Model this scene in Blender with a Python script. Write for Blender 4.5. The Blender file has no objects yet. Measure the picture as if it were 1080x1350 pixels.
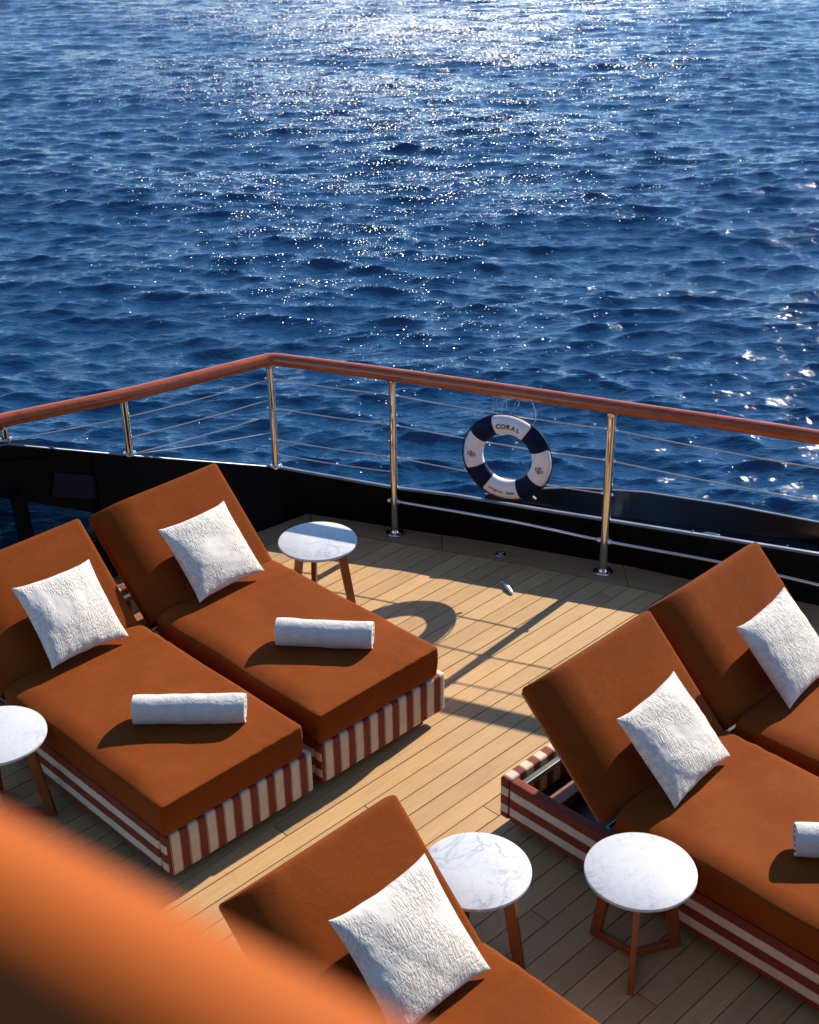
import bpy, bmesh, math, random
import numpy as np
from mathutils import Vector, Matrix

rnd = random.Random(7)
scene = bpy.context.scene
COL = scene.collection
PI = math.pi
R = math.radians

# ------------------------------------------------------------ camera
CAM_H = 4.4293
cam_d = bpy.data.cameras.new('camera')
cam = bpy.data.objects.new('camera', cam_d)
COL.objects.link(cam)
th, ro = R(28.2319), R(-0.9075)
F = Vector((0, math.cos(th), -math.sin(th)))
Rx = Vector((1, 0, 0))
Ux = Rx.cross(F)
R2 = Rx*math.cos(ro) + Ux*math.sin(ro)
U2 = -Rx*math.sin(ro) + Ux*math.cos(ro)
m = Matrix((R2, U2, -F)).transposed().to_4x4()
m.translation = Vector((0, 0, CAM_H))
cam.matrix_world = m
cam_d.sensor_fit = 'VERTICAL'
cam_d.sensor_height = 24.0
cam_d.lens = 1877.05*24.0/1350.0
cam_d.clip_start = 0.02
cam_d.clip_end = 20000
cam_d.dof.use_dof = True
cam_d.dof.focus_distance = 9.0
cam_d.dof.aperture_fstop = 5.0
scene.camera = cam

# ------------------------------------------------------------ light
SUN_AZ, SUN_EL = R(40.8), R(32.8)
world = bpy.data.worlds.new('World')
scene.world = world
world.use_nodes = True
wn = world.node_tree
sky = wn.nodes.new('ShaderNodeTexSky')
sky.sky_type = 'NISHITA'
sky.sun_disc = False
sky.sun_elevation = SUN_EL
sky.sun_rotation = SUN_AZ
sky.air_density = 1.0
sky.dust_density = 0.0
sky.ozone_density = 6.0
bgn = wn.nodes['Background']
bgn.inputs[1].default_value = 0.125
wn.links.new(sky.outputs[0], bgn.inputs[0])

SUN_DIR = Vector((math.sin(SUN_AZ)*math.cos(SUN_EL), math.cos(SUN_AZ)*math.cos(SUN_EL), math.sin(SUN_EL)))
sun_d = bpy.data.lights.new('sun', 'SUN')
sun_d.energy = 5.0
sun_d.angle = R(0.53)
sun_d.color = (1.0, 0.915, 0.80)
sun = bpy.data.objects.new('sun', sun_d)
COL.objects.link(sun)
sun.rotation_euler = SUN_DIR.to_track_quat('Z', 'Y').to_euler()
sun.location = (6, 8, 9)

scene.view_settings.view_transform = 'Standard'
scene.view_settings.look = 'None'
scene.view_settings.exposure = 0.75
scene.view_settings.gamma = 1.0
scene.render.engine = 'CYCLES'
scene.cycles.max_bounces = 8
scene.cycles.sample_clamp_indirect = 6.0

# ------------------------------------------------------------ node helpers
def new_mat(name):
    mt = bpy.data.materials.new(name)
    mt.use_nodes = True
    nt = mt.node_tree
    b = nt.nodes['Principled BSDF']
    return mt, nt, b

def N(nt, kind, **kw):
    n = nt.nodes.new(kind)
    for k, v in kw.items():
        if k.startswith('i_'):
            key = k[2:]
            key = int(key) if key.isdigit() else key.replace('_', ' ')
            n.inputs[key].default_value = v
        else:
            setattr(n, k, v)
    return n

def L(nt, a, b):
    nt.links.new(a, b)

def ramp(nt, fac, stops, interp='LINEAR'):
    r = nt.nodes.new('ShaderNodeValToRGB')
    r.color_ramp.interpolation = interp
    els = r.color_ramp.elements
    while len(els) < len(stops):
        els.new(0.5)
    for e, (p, c) in zip(els, stops):
        e.position = p
        e.color = (c[0], c[1], c[2], 1) if not isinstance(c, (int, float)) else (c, c, c, 1)
    if fac is not None:
        nt.links.new(fac, r.inputs[0])
    return r

def math_n(nt, op, a, b=None, c=None, clamp=False):
    n = nt.nodes.new('ShaderNodeMath')
    n.operation = op
    n.use_clamp = clamp
    for i, v in enumerate((a, b, c)):
        if v is None:
            continue
        if isinstance(v, (int, float)):
            n.inputs[i].default_value = v
        else:
            nt.links.new(v, n.inputs[i])
    return n.outputs[0]

def coords(nt, kind='Object', scale=(1, 1, 1), rot=(0, 0, 0), loc=None):
    tc = nt.nodes.new('ShaderNodeTexCoord')
    mp = nt.nodes.new('ShaderNodeMapping')
    mp.inputs['Scale'].default_value = scale
    mp.inputs['Rotation'].default_value = rot
    nt.links.new(tc.outputs[kind], mp.inputs[0])
    if loc is not None:
        nt.links.new(loc, mp.inputs['Location'])
    return mp.outputs[0]

def noise(nt, vec, scale, detail=3, rough=.55, dist=0.0, w=None):
    n = nt.nodes.new('ShaderNodeTexNoise')
    n.inputs['Scale'].default_value = scale
    n.inputs['Detail'].default_value = detail
    n.inputs['Roughness'].default_value = rough
    n.inputs['Distortion'].default_value = dist
    if w is not None:
        n.noise_dimensions = '4D'
        nt.links.new(w, n.inputs['W'])
    nt.links.new(vec, n.inputs['Vector'])
    return n.outputs[0]

def bump(nt, h, strength=.3, dist=.01, prev=None):
    b = nt.nodes.new('ShaderNodeBump')
    b.inputs['Strength'].default_value = strength
    b.inputs['Distance'].default_value = dist
    nt.links.new(h, b.inputs['Height'])
    if prev is not None:
        nt.links.new(prev, b.inputs['Normal'])
    return b.outputs[0]

def mixc(nt, fac, a, b, mode='MIX'):
    n = nt.nodes.new('ShaderNodeMix')
    n.data_type = 'RGBA'
    n.blend_type = mode
    for sock, v in ((n.inputs[0], fac), (n.inputs[6], a), (n.inputs[7], b)):
        if isinstance(v, (int, float)):
            sock.default_value = v
        elif isinstance(v, tuple):
            sock.default_value = (v[0], v[1], v[2], 1)
        else:
            nt.links.new(v, sock)
    return n.outputs[2]

def obj_random(nt):
    oi = nt.nodes.new('ShaderNodeObjectInfo')
    return oi.outputs['Random']

# ------------------------------------------------------------ materials
def mat_teak(name, light, dark, ang):
    mt, nt, b = new_mat(name)
    rn = obj_random(nt)
    w = math_n(nt, 'MULTIPLY', rn, 60.0)
    v = coords(nt, 'Object', (1, 1, 1), (0, 0, -ang))
    # stretch along the plank after the rotation
    mp = N(nt, 'ShaderNodeMapping'); mp.inputs['Scale'].default_value = (1.2, 26, 10)
    L(nt, v, mp.inputs[0])
    g1 = noise(nt, mp.outputs[0], 2.2, 5, .6, 1.2, w)
    mp2 = N(nt, 'ShaderNodeMapping'); mp2.inputs['Scale'].default_value = (4, 120, 40)
    L(nt, v, mp2.inputs[0])
    g2 = noise(nt, mp2.outputs[0], 2.0, 4, .6, .4, w)
    big = noise(nt, v, 1.3, 3, .5, 0, w)
    f = math_n(nt, 'ADD', math_n(nt, 'MULTIPLY', g1, .55), math_n(nt, 'MULTIPLY', g2, .45))
    cr = ramp(nt, f, [(.30, dark), (.62, light)])
    tone = ramp(nt, rn, [(0, (.86, .83, .79)), (.35, (.95, .95, .95)), (.7, (1.01, 1.0, .98)), (1, (1.08, 1.07, 1.04))])
    c = mixc(nt, 1.0, cr.outputs[0], tone.outputs[0], 'MULTIPLY')
    st = ramp(nt, big, [(.3, (.86, .85, .84)), (.65, (1.04, 1.04, 1.04))])
    c = mixc(nt, 1.0, c, st.outputs[0], 'MULTIPLY')
    # water marks and scuffs
    vw = coords(nt, 'Object', (1, 1, 1))
    sp = noise(nt, vw, 7.0, 5, .65, .6)
    sm = ramp(nt, sp, [(.60, 0.0), (.70, .35)])
    c = mixc(nt, sm.outputs[0], c, (dark[0]*.75, dark[1]*.72, dark[2]*.7))
    L(nt, c, b.inputs['Base Color'])
    rr = ramp(nt, g1, [(.3, .5), (.7, .72)])
    L(nt, rr.outputs[0], b.inputs['Roughness'])
    b.inputs['Specular IOR Level'].default_value = .35
    L(nt, bump(nt, g2, .35, .0025), b.inputs['Normal'])
    return mt

PHI = R(44.5623)
M = {}
M['teak'] = mat_teak('teak_planks', (.53, .325, .140), (.40, .228, .090), PHI)
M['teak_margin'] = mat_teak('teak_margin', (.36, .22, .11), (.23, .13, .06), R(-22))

def simple(name, col, rough=.5, metal=0.0, spec=.5, coat=0.0, bumpsc=None, bstr=.1, bdist=.002, varc=.0):
    mt, nt, b = new_mat(name)
    b.inputs['Base Color'].default_value = (*col, 1)
    b.inputs['Roughness'].default_value = rough
    b.inputs['Metallic'].default_value = metal
    b.inputs['Specular IOR Level'].default_value = spec
    b.inputs['Coat Weight'].default_value = coat
    v = coords(nt)
    if varc:
        n = noise(nt, v, 6, 4)
        r_ = ramp(nt, n, [(.3, tuple(c*(1-varc) for c in col)), (.7, tuple(min(1, c*(1+varc)) for c in col))])
        L(nt, r_.outputs[0], b.inputs['Base Color'])
    if bumpsc:
        L(nt, bump(nt, noise(nt, v, bumpsc, 4), bstr, bdist), b.inputs['Normal'])
    return mt

M['caulk'] = simple('black_caulk', (.012, .011, .010), .75, bumpsc=60, varc=.3)
M['black_paint'] = simple('black_gloss_paint', (.0014, .0016, .0022), .55, spec=.10, bumpsc=3, bstr=.05, bdist=.01, varc=.3)
M['hull_paint'] = simple('hull_paint', (.004, .0045, .006), .22, spec=.5, bumpsc=2, bstr=.08, bdist=.01, varc=.3)
M['ledge_paint'] = simple('ledge_paint', (.014, .017, .022), .25, spec=.6, bumpsc=8, bstr=.1, bdist=.004, varc=.4)
M['cap_metal'] = simple('capping_metal', (.17, .20, .25), .5, metal=.75, bumpsc=14, bstr=.12, bdist=.003, varc=.25)
M['panel_blue'] = simple('blue_black_panel', (.003, .007, .018), .5, spec=.2, varc=.2)
M['chrome'] = simple('polished_steel', (.66, .65, .63), .07, metal=1.0, bumpsc=9, bstr=.03, bdist=.003, varc=.05)
M['satin_steel'] = simple('satin_steel', (.80, .79, .77), .38, metal=.7, varc=.05)
M['steel_wire'] = simple('steel_wire', (.50, .47, .43), .35, metal=.9, bumpsc=200, bstr=.4, bdist=.001, varc=.15)
M['steel_bar'] = simple('grey_steel_bar', (.20, .20, .20), .4, metal=.8, varc=.3)
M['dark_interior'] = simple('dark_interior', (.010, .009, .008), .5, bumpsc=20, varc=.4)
M['black_rubber'] = simple('black_rubber', (.012, .012, .012), .6, varc=.2)
M['navy'] = simple('navy_canvas', (.0015, .006, .030), .6, spec=.15, bumpsc=240, bstr=.25, bdist=.0006, varc=.25)
M['buoy_white'] = simple('buoy_white', (.74, .70, .66), .38, spec=.45, bumpsc=30, bstr=.12, bdist=.002, varc=.07)
M['print'] = simple('dark_print', (.025, .02, .018), .5, varc=.2)
M['rope_dark'] = simple('navy_rope', (.012, .016, .035), .8, bumpsc=300, bstr=.6, bdist=.001, varc=.4)
M['rope_white'] = simple('white_cord', (.40, .40, .40), .8, bumpsc=400, bstr=.6, bdist=.001, varc=.15)

def mat_wood(name, a, b_, axis, rough, coat, scale=1.0):
    mt, nt, b = new_mat(name)
    sc = [22, 22, 22]; sc[axis] = 1.6
    v = coords(nt, 'Object', tuple(s*scale for s in sc))
    w = math_n(nt, 'MULTIPLY', obj_random(nt), 40.0)
    g = noise(nt, v, 1.5, 6, .6, 1.5, w)
    sc2 = [90, 90, 90]; sc2[axis] = 3
    v2 = coords(nt, 'Object', tuple(s*scale for s in sc2))
    g2 = noise(nt, v2, 2.0, 3, .6, .3, w)
    f = math_n(nt, 'ADD', math_n(nt, 'MULTIPLY', g, .7), math_n(nt, 'MULTIPLY', g2, .3))
    cr = ramp(nt, f, [(.34, b_), (.60, a)])
    L(nt, cr.outputs[0], b.inputs['Base Color'])
    b.inputs['Roughness'].default_value = rough
    b.inputs['Coat Weight'].default_value = coat
    b.inputs['Coat Roughness'].default_value = .12
    L(nt, bump(nt, g2, .12, .001), b.inputs['Normal'])
    return mt

M['leg_wood'] = mat_wood('table_leg_wood', (.25, .062, .010), (.14, .031, .005), 2, .42, .15)
M['rail_wood'] = mat_wood('varnished_rail_wood', (.40, .080, .010), (.24, .037, .005), 0, .27, .28, .5)
M['near_rail_wood'] = mat_wood('near_rail_wood', (.37, .084, .009), (.19, .035, .003), 0, .6, .0, 1.2)
M['near_rail_wood'].node_tree.nodes['Principled BSDF'].inputs['Specular IOR Level'].default_value = .12
M['board_wood'] = mat_wood('board_wood', (.30, .11, .035), (.2, .06, .02), 1, .5, .1)

def mat_fabric():
    mt, nt, b = new_mat('rust_fabric')
    v = coords(nt)
    w = math_n(nt, 'MULTIPLY', obj_random(nt), 30.0)
    big = noise(nt, v, 2.6, 4, .6, .6, w)
    mid = noise(nt, v, 14, 4, .6, .3, w)
    fine = noise(nt, v, 420, 2, .6)
    c1 = ramp(nt, big, [(.30, (.166, .035, .0035)), (.55, (.195, .0425, .0048)), (.75, (.228, .053, .0070))])
    c2 = ramp(nt, mid, [(.3, (.95, .95, .95)), (.7, (1.04, 1.04, 1.04))])
    c3 = ramp(nt, fine, [(.3, (.84, .82, .80)), (.7, (1.14, 1.14, 1.16))])
    c = mixc(nt, 1.0, c1.outputs[0], c2.outputs[0], 'MULTIPLY')
    c = mixc(nt, 1.0, c, c3.outputs[0], 'MULTIPLY')
    L(nt, c, b.inputs['Base Color'])
    b.inputs['Roughness'].default_value = .85
    b.inputs['Specular IOR Level'].default_value = .08
    b.inputs['Sheen Weight'].default_value = .02
    b.inputs['Sheen Roughness'].default_value = .4
    b.inputs['Sheen Tint'].default_value = (1, .55, .3, 1)
    n1 = bump(nt, mid, .35, .006)
    # crosswise weave
    wv = N(nt, 'ShaderNodeTexWave', wave_type='BANDS', bands_direction='X'); wv.inputs['Scale'].default_value = 320
    L(nt, v, wv.inputs[0])
    n2 = bump(nt, fine, .5, .0012, n1)
    n3 = bump(nt, wv.outputs['Fac'], .12, .0006, n2)
    L(nt, n3, b.inputs['Normal'])
    return mt
M['fabric'] = mat_fabric()

def mat_stripe(name, side):
    """cream and rust canvas: stripes run across the ends (object X) and along the sides (object Z)"""
    mt, nt, b = new_mat(name)
    tc = N(nt, 'ShaderNodeTexCoord')
    sx = N(nt, 'ShaderNodeSeparateXYZ'); L(nt, tc.outputs['Object'], sx.inputs[0])
    wob = noise(nt, tc.outputs['Object'], 9, 2)
    wob = math_n(nt, 'MULTIPLY', math_n(nt, 'SUBTRACT', wob, .5), .006)
    red, dk, cr_, wt = (.19, .030, .010), (.045, .020, .013), (.50, .39, .27), (.62, .51, .375)
    band = [(0, red), (.355, dk), (.395, cr_), (.43, dk), (.465, wt), (.935, dk), (.955, cr_), (.98, dk)]
    pz = math_n(nt, 'FRACT', math_n(nt, 'DIVIDE', math_n(nt, 'ADD', math_n(nt, 'SUBTRACT', .289, sx.outputs[2]), wob), .0975))
    rz = ramp(nt, pz, [(0, red), (.46, dk), (.48, cr_), (.495, dk), (.51, wt), (.96, dk), (.975, cr_), (.985, dk)], 'CONSTANT')
    if side:
        base = rz.outputs[0]
    else:
        px = math_n(nt, 'FRACT', math_n(nt, 'DIVIDE', math_n(nt, 'ADD', math_n(nt, 'ADD', sx.outputs[0], .0185), wob), .0985))
        rx = ramp(nt, px, band, 'CONSTANT')
        sn = N(nt, 'ShaderNodeSeparateXYZ'); L(nt, tc.outputs['Normal'], sn.inputs[0])
        ax = math_n(nt, 'GREATER_THAN', math_n(nt, 'ABSOLUTE', sn.outputs[0]), .72)
        base = mixc(nt, ax, rx.outputs[0], rz.outputs[0])
    n1 = noise(nt, tc.outputs['Object'], 12, 4)
    var = ramp(nt, n1, [(.3, (.88, .87, .86)), (.7, (1.06, 1.06, 1.06))])
    base = mixc(nt, 1.0, base, var.outputs[0], 'MULTIPLY')
    fine = noise(nt, tc.outputs['Object'], 500, 2)
    fv = ramp(nt, fine, [(.3, (.88, .88, .88)), (.7, (1.1, 1.1, 1.1))])
    base = mixc(nt, 1.0, base, fv.outputs[0], 'MULTIPLY')
    L(nt, base, b.inputs['Base Color'])
    b.inputs['Roughness'].default_value = .75
    b.inputs['Specular IOR Level'].default_value = .3
    L(nt, bump(nt, fine, .4, .001, bump(nt, n1, .3, .006)), b.inputs['Normal'])
    return mt
M['stripe_side'] = mat_stripe('striped_canvas_side', True)
M['stripe_end'] = mat_stripe('striped_canvas_end', False)

def mat_pillow():
    mt, nt, b = new_mat('woven_cotton')
    v = coords(nt)
    w = math_n(nt, 'MULTIPLY', obj_random(nt), 30.0)
    b.inputs['Roughness'].default_value = .9
    b.inputs['Specular IOR Level'].default_value = .15
    b.inputs['Sheen Weight'].default_value = .15
    # gathered ribs broken up across the rows of weaving
    dis = noise(nt, v, 9, 3, .6, 0, w)
    sv = N(nt, 'ShaderNodeSeparateXYZ'); L(nt, v, sv.inputs[0])
    vv = N(nt, 'ShaderNodeCombineXYZ')
    L(nt, math_n(nt, 'ADD', math_n(nt, 'MULTIPLY', sv.outputs[0], 150), math_n(nt, 'MULTIPLY', dis, 4.5)), vv.inputs[0])
    L(nt, math_n(nt, 'ADD', math_n(nt, 'MULTIPLY', sv.outputs[1], 48), math_n(nt, 'MULTIPLY', dis, 4)), vv.inputs[1])
    ribs = noise(nt, vv.outputs[0], 1.0, 2.0, .5, .5, w)
    ribs = ramp(nt, ribs, [(.40, 0.0), (.56, 1.0)]).outputs[0]
    rows = math_n(nt, 'SINE', math_n(nt, 'ADD', math_n(nt, 'MULTIPLY', sv.outputs[1], 62), math_n(nt, 'MULTIPLY', dis, 3.2)))
    seam = ramp(nt, math_n(nt, 'ABSOLUTE', rows), [(.0, .35), (.30, 1.0)]).outputs[0]
    patch = ramp(nt, noise(nt, v, 6.0, 2, .5, .4, w), [(.38, 0.10), (.5, 1.0)]).outputs[0]
    h = math_n(nt, 'MULTIPLY', math_n(nt, 'MULTIPLY', ribs, patch), seam)
    c = mixc(nt, math_n(nt, 'MULTIPLY', h, 1.0), (.58, .53, .445), (.71, .665, .585))
    plain = mixc(nt, patch, (.70, .655, .58), c)
    L(nt, plain, b.inputs['Base Color'])
    fine = noise(nt, v, 380, 2)
    n0 = bump(nt, noise(nt, v, 11, 3, .5, 0, w), .4, .012)
    n1 = bump(nt, h, .8, .0035, n0)
    n2 = bump(nt, seam, .35, .0025, n1)
    L(nt, bump(nt, fine, .35, .001, n1), b.inputs['Normal'])
    return mt
M['pillow'] = mat_pillow()

def mat_towel():
    mt, nt, b = new_mat('terry_towel')
    v = coords(nt)
    f = noise(nt, v, 260, 3)
    c = ramp(nt, noise(nt, v, 15, 3), [(.3, (.53, .50, .45)), (.7, (.62, .59, .53))])
    L(nt, c.outputs[0], b.inputs['Base Color'])
    b.inputs['Roughness'].default_value = .95
    b.inputs['Specular IOR Level'].default_value = .1
    b.inputs['Sheen Weight'].default_value = .2
    L(nt, bump(nt, f, .6, .002, bump(nt, noise(nt, v, 16, 4, .6, 1.0), .7, .012)), b.inputs['Normal'])
    return mt
M['towel'] = mat_towel()

def mat_marble():
    mt, nt, b = new_mat('white_marble')
    v = coords(nt)
    w = math_n(nt, 'MULTIPLY', obj_random(nt), 30.0)
    n0 = noise(nt, v, 4.2, 7, .6, 1.3, w)
    vein = math_n(nt, 'ABSOLUTE', math_n(nt, 'SUBTRACT', n0, .5))
    v1 = ramp(nt, vein, [(0, (.31, .32, .35)), (.007, (.42, .43, .45)), (.022, (.53, .53, .54)), (.08, (.56, .56, .56))])
    n1 = noise(nt, v, 10, 6, .65, 1.6, w)
    v2 = ramp(nt, math_n(nt, 'ABSOLUTE', math_n(nt, 'SUBTRACT', n1, .53)), [(0, (.70, .71, .73)), (.02, (1, 1, 1))])
    cl = ramp(nt, noise(nt, v, 3.0, 4, .6, .5, w), [(.35, (.88, .89, .91)), (.6, (1, 1, 1))])
    mask = ramp(nt, noise(nt, v, 3.6, 2, .5, 0, w), [(.42, 0.0), (.58, 1.0)])
    c = mixc(nt, mask.outputs[0], (.56, .56, .56), v1.outputs[0])
    c = mixc(nt, .5, c, mixc(nt, 1.0, c, v2.outputs[0], 'MULTIPLY'))
    c = mixc(nt, 1.0, c, cl.outputs[0], 'MULTIPLY')
    L(nt, c, b.inputs['Base Color'])
    b.inputs['Roughness'].default_value = .42
    b.inputs['Specular IOR Level'].default_value = .22
    return mt
M['marble'] = mat_marble()

def mat_glass_pane():
    mt = bpy.data.materials.new('tinted_glass')
    mt.use_nodes = True
    nt = mt.node_tree
    nt.nodes.clear()
    out = N(nt, 'ShaderNodeOutputMaterial')
    tr = N(nt, 'ShaderNodeBsdfTransparent'); tr.inputs[0].default_value = (.22, .30, .34, 1)
    gl = N(nt, 'ShaderNodeBsdfGlossy'); gl.inputs['Roughness'].default_value = .03
    fr = N(nt, 'ShaderNodeFresnel'); fr.inputs[0].default_value = 1.25
    mx = N(nt, 'ShaderNodeMixShader')
    L(nt, fr.outputs[0], mx.inputs[0]); L(nt, tr.outputs[0], mx.inputs[1]); L(nt, gl.outputs[0], mx.inputs[2])
    L(nt, mx.outputs[0], out.inputs[0])
    return mt
M['glass'] = mat_glass_pane()

def mat_water():
    mt, nt, b = new_mat('sea_water')
    geo = N(nt, 'ShaderNodeNewGeometry')
    pos = geo.outputs['Position']
    sx = N(nt, 'ShaderNodeSeparateXYZ'); L(nt, pos, sx.inputs[0])
    b.inputs['Base Color'].default_value = (.0003, .030, .082, 1)
    b.inputs['IOR'].default_value = 1.58
    b.inputs['Roughness'].default_value = .05
    b.inputs['Specular IOR Level'].default_value = .5
    mp = N(nt, 'ShaderNodeMapping'); mp.inputs['Scale'].default_value = (1, 2.6, 1)
    L(nt, pos, mp.inputs[0])
    a = noise(nt, mp.outputs[0], 3.0, 4, .55, .8)
    c = noise(nt, mp.outputs[0], 11.0, 3, .55, .6)
    n1 = bump(nt, a, .5, .062)
    n2 = bump(nt, c, .5, .020, n1)
    # glitter put into the normals: facets tilted to catch sun, along an added lane
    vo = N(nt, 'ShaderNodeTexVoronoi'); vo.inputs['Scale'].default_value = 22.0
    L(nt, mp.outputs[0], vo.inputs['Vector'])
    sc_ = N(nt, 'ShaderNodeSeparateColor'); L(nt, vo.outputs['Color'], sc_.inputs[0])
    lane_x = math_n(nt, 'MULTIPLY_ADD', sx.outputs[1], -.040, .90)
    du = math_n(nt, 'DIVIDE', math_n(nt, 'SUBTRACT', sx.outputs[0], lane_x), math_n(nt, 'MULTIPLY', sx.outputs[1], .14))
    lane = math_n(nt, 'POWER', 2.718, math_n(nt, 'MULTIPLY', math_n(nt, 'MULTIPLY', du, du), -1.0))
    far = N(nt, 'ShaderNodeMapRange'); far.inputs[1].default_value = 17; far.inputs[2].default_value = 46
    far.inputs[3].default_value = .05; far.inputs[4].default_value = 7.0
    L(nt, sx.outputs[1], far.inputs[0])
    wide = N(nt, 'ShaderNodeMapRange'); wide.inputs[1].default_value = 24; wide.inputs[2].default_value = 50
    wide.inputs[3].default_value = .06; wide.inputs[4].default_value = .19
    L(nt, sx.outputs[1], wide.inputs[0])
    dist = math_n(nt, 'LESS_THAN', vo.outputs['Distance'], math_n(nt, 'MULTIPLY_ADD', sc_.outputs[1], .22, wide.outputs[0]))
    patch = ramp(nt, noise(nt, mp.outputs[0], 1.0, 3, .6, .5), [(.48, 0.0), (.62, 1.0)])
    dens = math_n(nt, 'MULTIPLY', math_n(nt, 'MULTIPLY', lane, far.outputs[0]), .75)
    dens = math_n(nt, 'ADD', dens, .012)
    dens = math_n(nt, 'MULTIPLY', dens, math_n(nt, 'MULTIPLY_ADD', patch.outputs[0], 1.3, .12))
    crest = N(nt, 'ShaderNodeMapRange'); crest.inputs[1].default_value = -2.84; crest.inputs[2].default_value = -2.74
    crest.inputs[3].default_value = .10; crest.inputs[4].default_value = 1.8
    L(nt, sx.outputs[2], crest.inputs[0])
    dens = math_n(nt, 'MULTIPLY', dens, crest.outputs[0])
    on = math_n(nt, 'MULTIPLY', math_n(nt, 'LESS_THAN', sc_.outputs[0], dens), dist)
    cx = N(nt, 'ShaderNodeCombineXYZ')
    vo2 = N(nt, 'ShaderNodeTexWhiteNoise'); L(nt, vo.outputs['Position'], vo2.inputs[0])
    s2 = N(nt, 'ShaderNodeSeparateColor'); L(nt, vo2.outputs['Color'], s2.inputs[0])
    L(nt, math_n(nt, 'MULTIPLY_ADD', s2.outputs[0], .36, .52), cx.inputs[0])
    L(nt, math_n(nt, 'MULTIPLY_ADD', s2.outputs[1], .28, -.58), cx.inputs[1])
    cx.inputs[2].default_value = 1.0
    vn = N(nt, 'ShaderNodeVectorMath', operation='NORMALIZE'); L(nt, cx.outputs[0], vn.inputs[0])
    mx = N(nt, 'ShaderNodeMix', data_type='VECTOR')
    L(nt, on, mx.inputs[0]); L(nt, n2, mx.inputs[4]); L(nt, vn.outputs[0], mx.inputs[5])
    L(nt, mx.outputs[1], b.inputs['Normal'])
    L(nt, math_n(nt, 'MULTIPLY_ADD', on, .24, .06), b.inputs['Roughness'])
    return mt
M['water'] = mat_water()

# ------------------------------------------------------------ object helpers
def link(name, me, mat=None, parent=None, smooth=False, loc=None, rot=None):
    o = bpy.data.objects.new(name, me)
    COL.objects.link(o)
    if mat is not None and len(me.materials) == 0:
        me.materials.append(mat)
    if smooth:
        me.polygons.foreach_set('use_smooth', [True]*len(me.polygons))
    if parent is not None:
        o.parent = parent
    if loc is not None:
        o.location = loc
    if rot is not None:
        o.rotation_euler = rot
    return o

def from_bm(name, bm, mat=None, parent=None, smooth=False, **kw):
    me = bpy.data.meshes.new(name)
    bmesh.ops.recalc_face_normals(bm, faces=bm.faces)
    bm.to_mesh(me)
    bm.free()
    return link(name, me, mat, parent, smooth, **kw)

def tag(o, label=None, cat=None, group=None, kind=None):
    if label: o['label'] = label
    if cat: o['category'] = cat
    if group: o['group'] = group
    if kind: o['kind'] = kind
    return o

def empty(name, loc=(0, 0, 0), rz=0.0):
    o = bpy.data.objects.new(name, None)
    COL.objects.link(o)
    o.location = loc
    o.rotation_euler = (0, 0, rz)
    o.empty_display_size = .1
    return o

def autosmooth(me, ang=40):
    me.polygons.foreach_set('use_smooth', [True]*len(me.polygons))
    try:
        me.set_sharp_from_angle(angle=R(ang))
    except Exception:
        pass

def bm_box(bm, c, s, mat=None, bevel=0.0, seg=2):
    r = bmesh.ops.create_cube(bm, size=1)
    vs = r['verts']
    bmesh.ops.scale(bm, vec=s, verts=vs)
    if bevel:
        es = list({e for v in vs for e in v.link_edges})
        rb = bmesh.ops.bevel(bm, geom=es, offset=bevel, segments=seg, profile=.5, affect='EDGES')
        vs = list({v for f in rb['faces'] for v in f.verts} | {v for v in vs if v.is_valid})
    if mat is not None:
        bmesh.ops.transform(bm, matrix=mat, verts=vs)
    bmesh.ops.translate(bm, vec=c, verts=vs)
    return vs

def bm_bar(bm, a, b_, w, t, bevel=0.0, up=Vector((0, 0, 1))):
    """a rectangular bar from a to b_, w wide across, t along up"""
    a, b_ = Vector(a), Vector(b_)
    d = b_-a
    z = d.normalized()
    x = up.cross(z)
    if x.length < 1e-4:
        x = Vector((1, 0, 0))
    x.normalize()
    y = z.cross(x)
    mt = Matrix((x, y, z)).transposed().to_4x4()
    bm_box(bm, (a+b_)/2, (w, t, d.length), mt, bevel)

def tube_mesh(name, pts, r, seg=12, closed=False, radii=None):
    pts = [Vector(p) for p in pts]
    n = len(pts)
    vs, fs = [], []
    prev = None
    for i, p in enumerate(pts):
        if closed:
            t = pts[(i+1) % n]-pts[i-1]
        else:
            t = pts[min(i+1, n-1)]-pts[max(i-1, 0)]
        t.normalize()
        if prev is None:
            x = t.orthogonal().normalized()
        else:
            x = (prev - t*prev.dot(t)).normalized()
        prev = x
        y = t.cross(x)
        rr = radii[i] if radii else r
        for k in range(seg):
            a = 2*PI*k/seg
            vs.append(p+(x*math.cos(a)+y*math.sin(a))*rr)
    m_ = n if closed else n-1
    for i in range(m_):
        for k in range(seg):
            a = i*seg+k; b_ = i*seg+(k+1) % seg
            c = ((i+1) % n)*seg+(k+1) % seg; d = ((i+1) % n)*seg+k
            fs.append((a, b_, c, d))
    if not closed:
        fs.append(tuple(reversed(range(seg))))
        fs.append(tuple(range((n-1)*seg, n*seg)))
    me = bpy.data.meshes.new(name)
    me.from_pydata(vs, [], fs)
    me.update()
    autosmooth(me, 50)
    return me

def tube(name, pts, r, mat, parent=None, seg=12, closed=False, radii=None):
    return link(name, tube_mesh(name, pts, r, seg, closed, radii), mat, parent)

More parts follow.
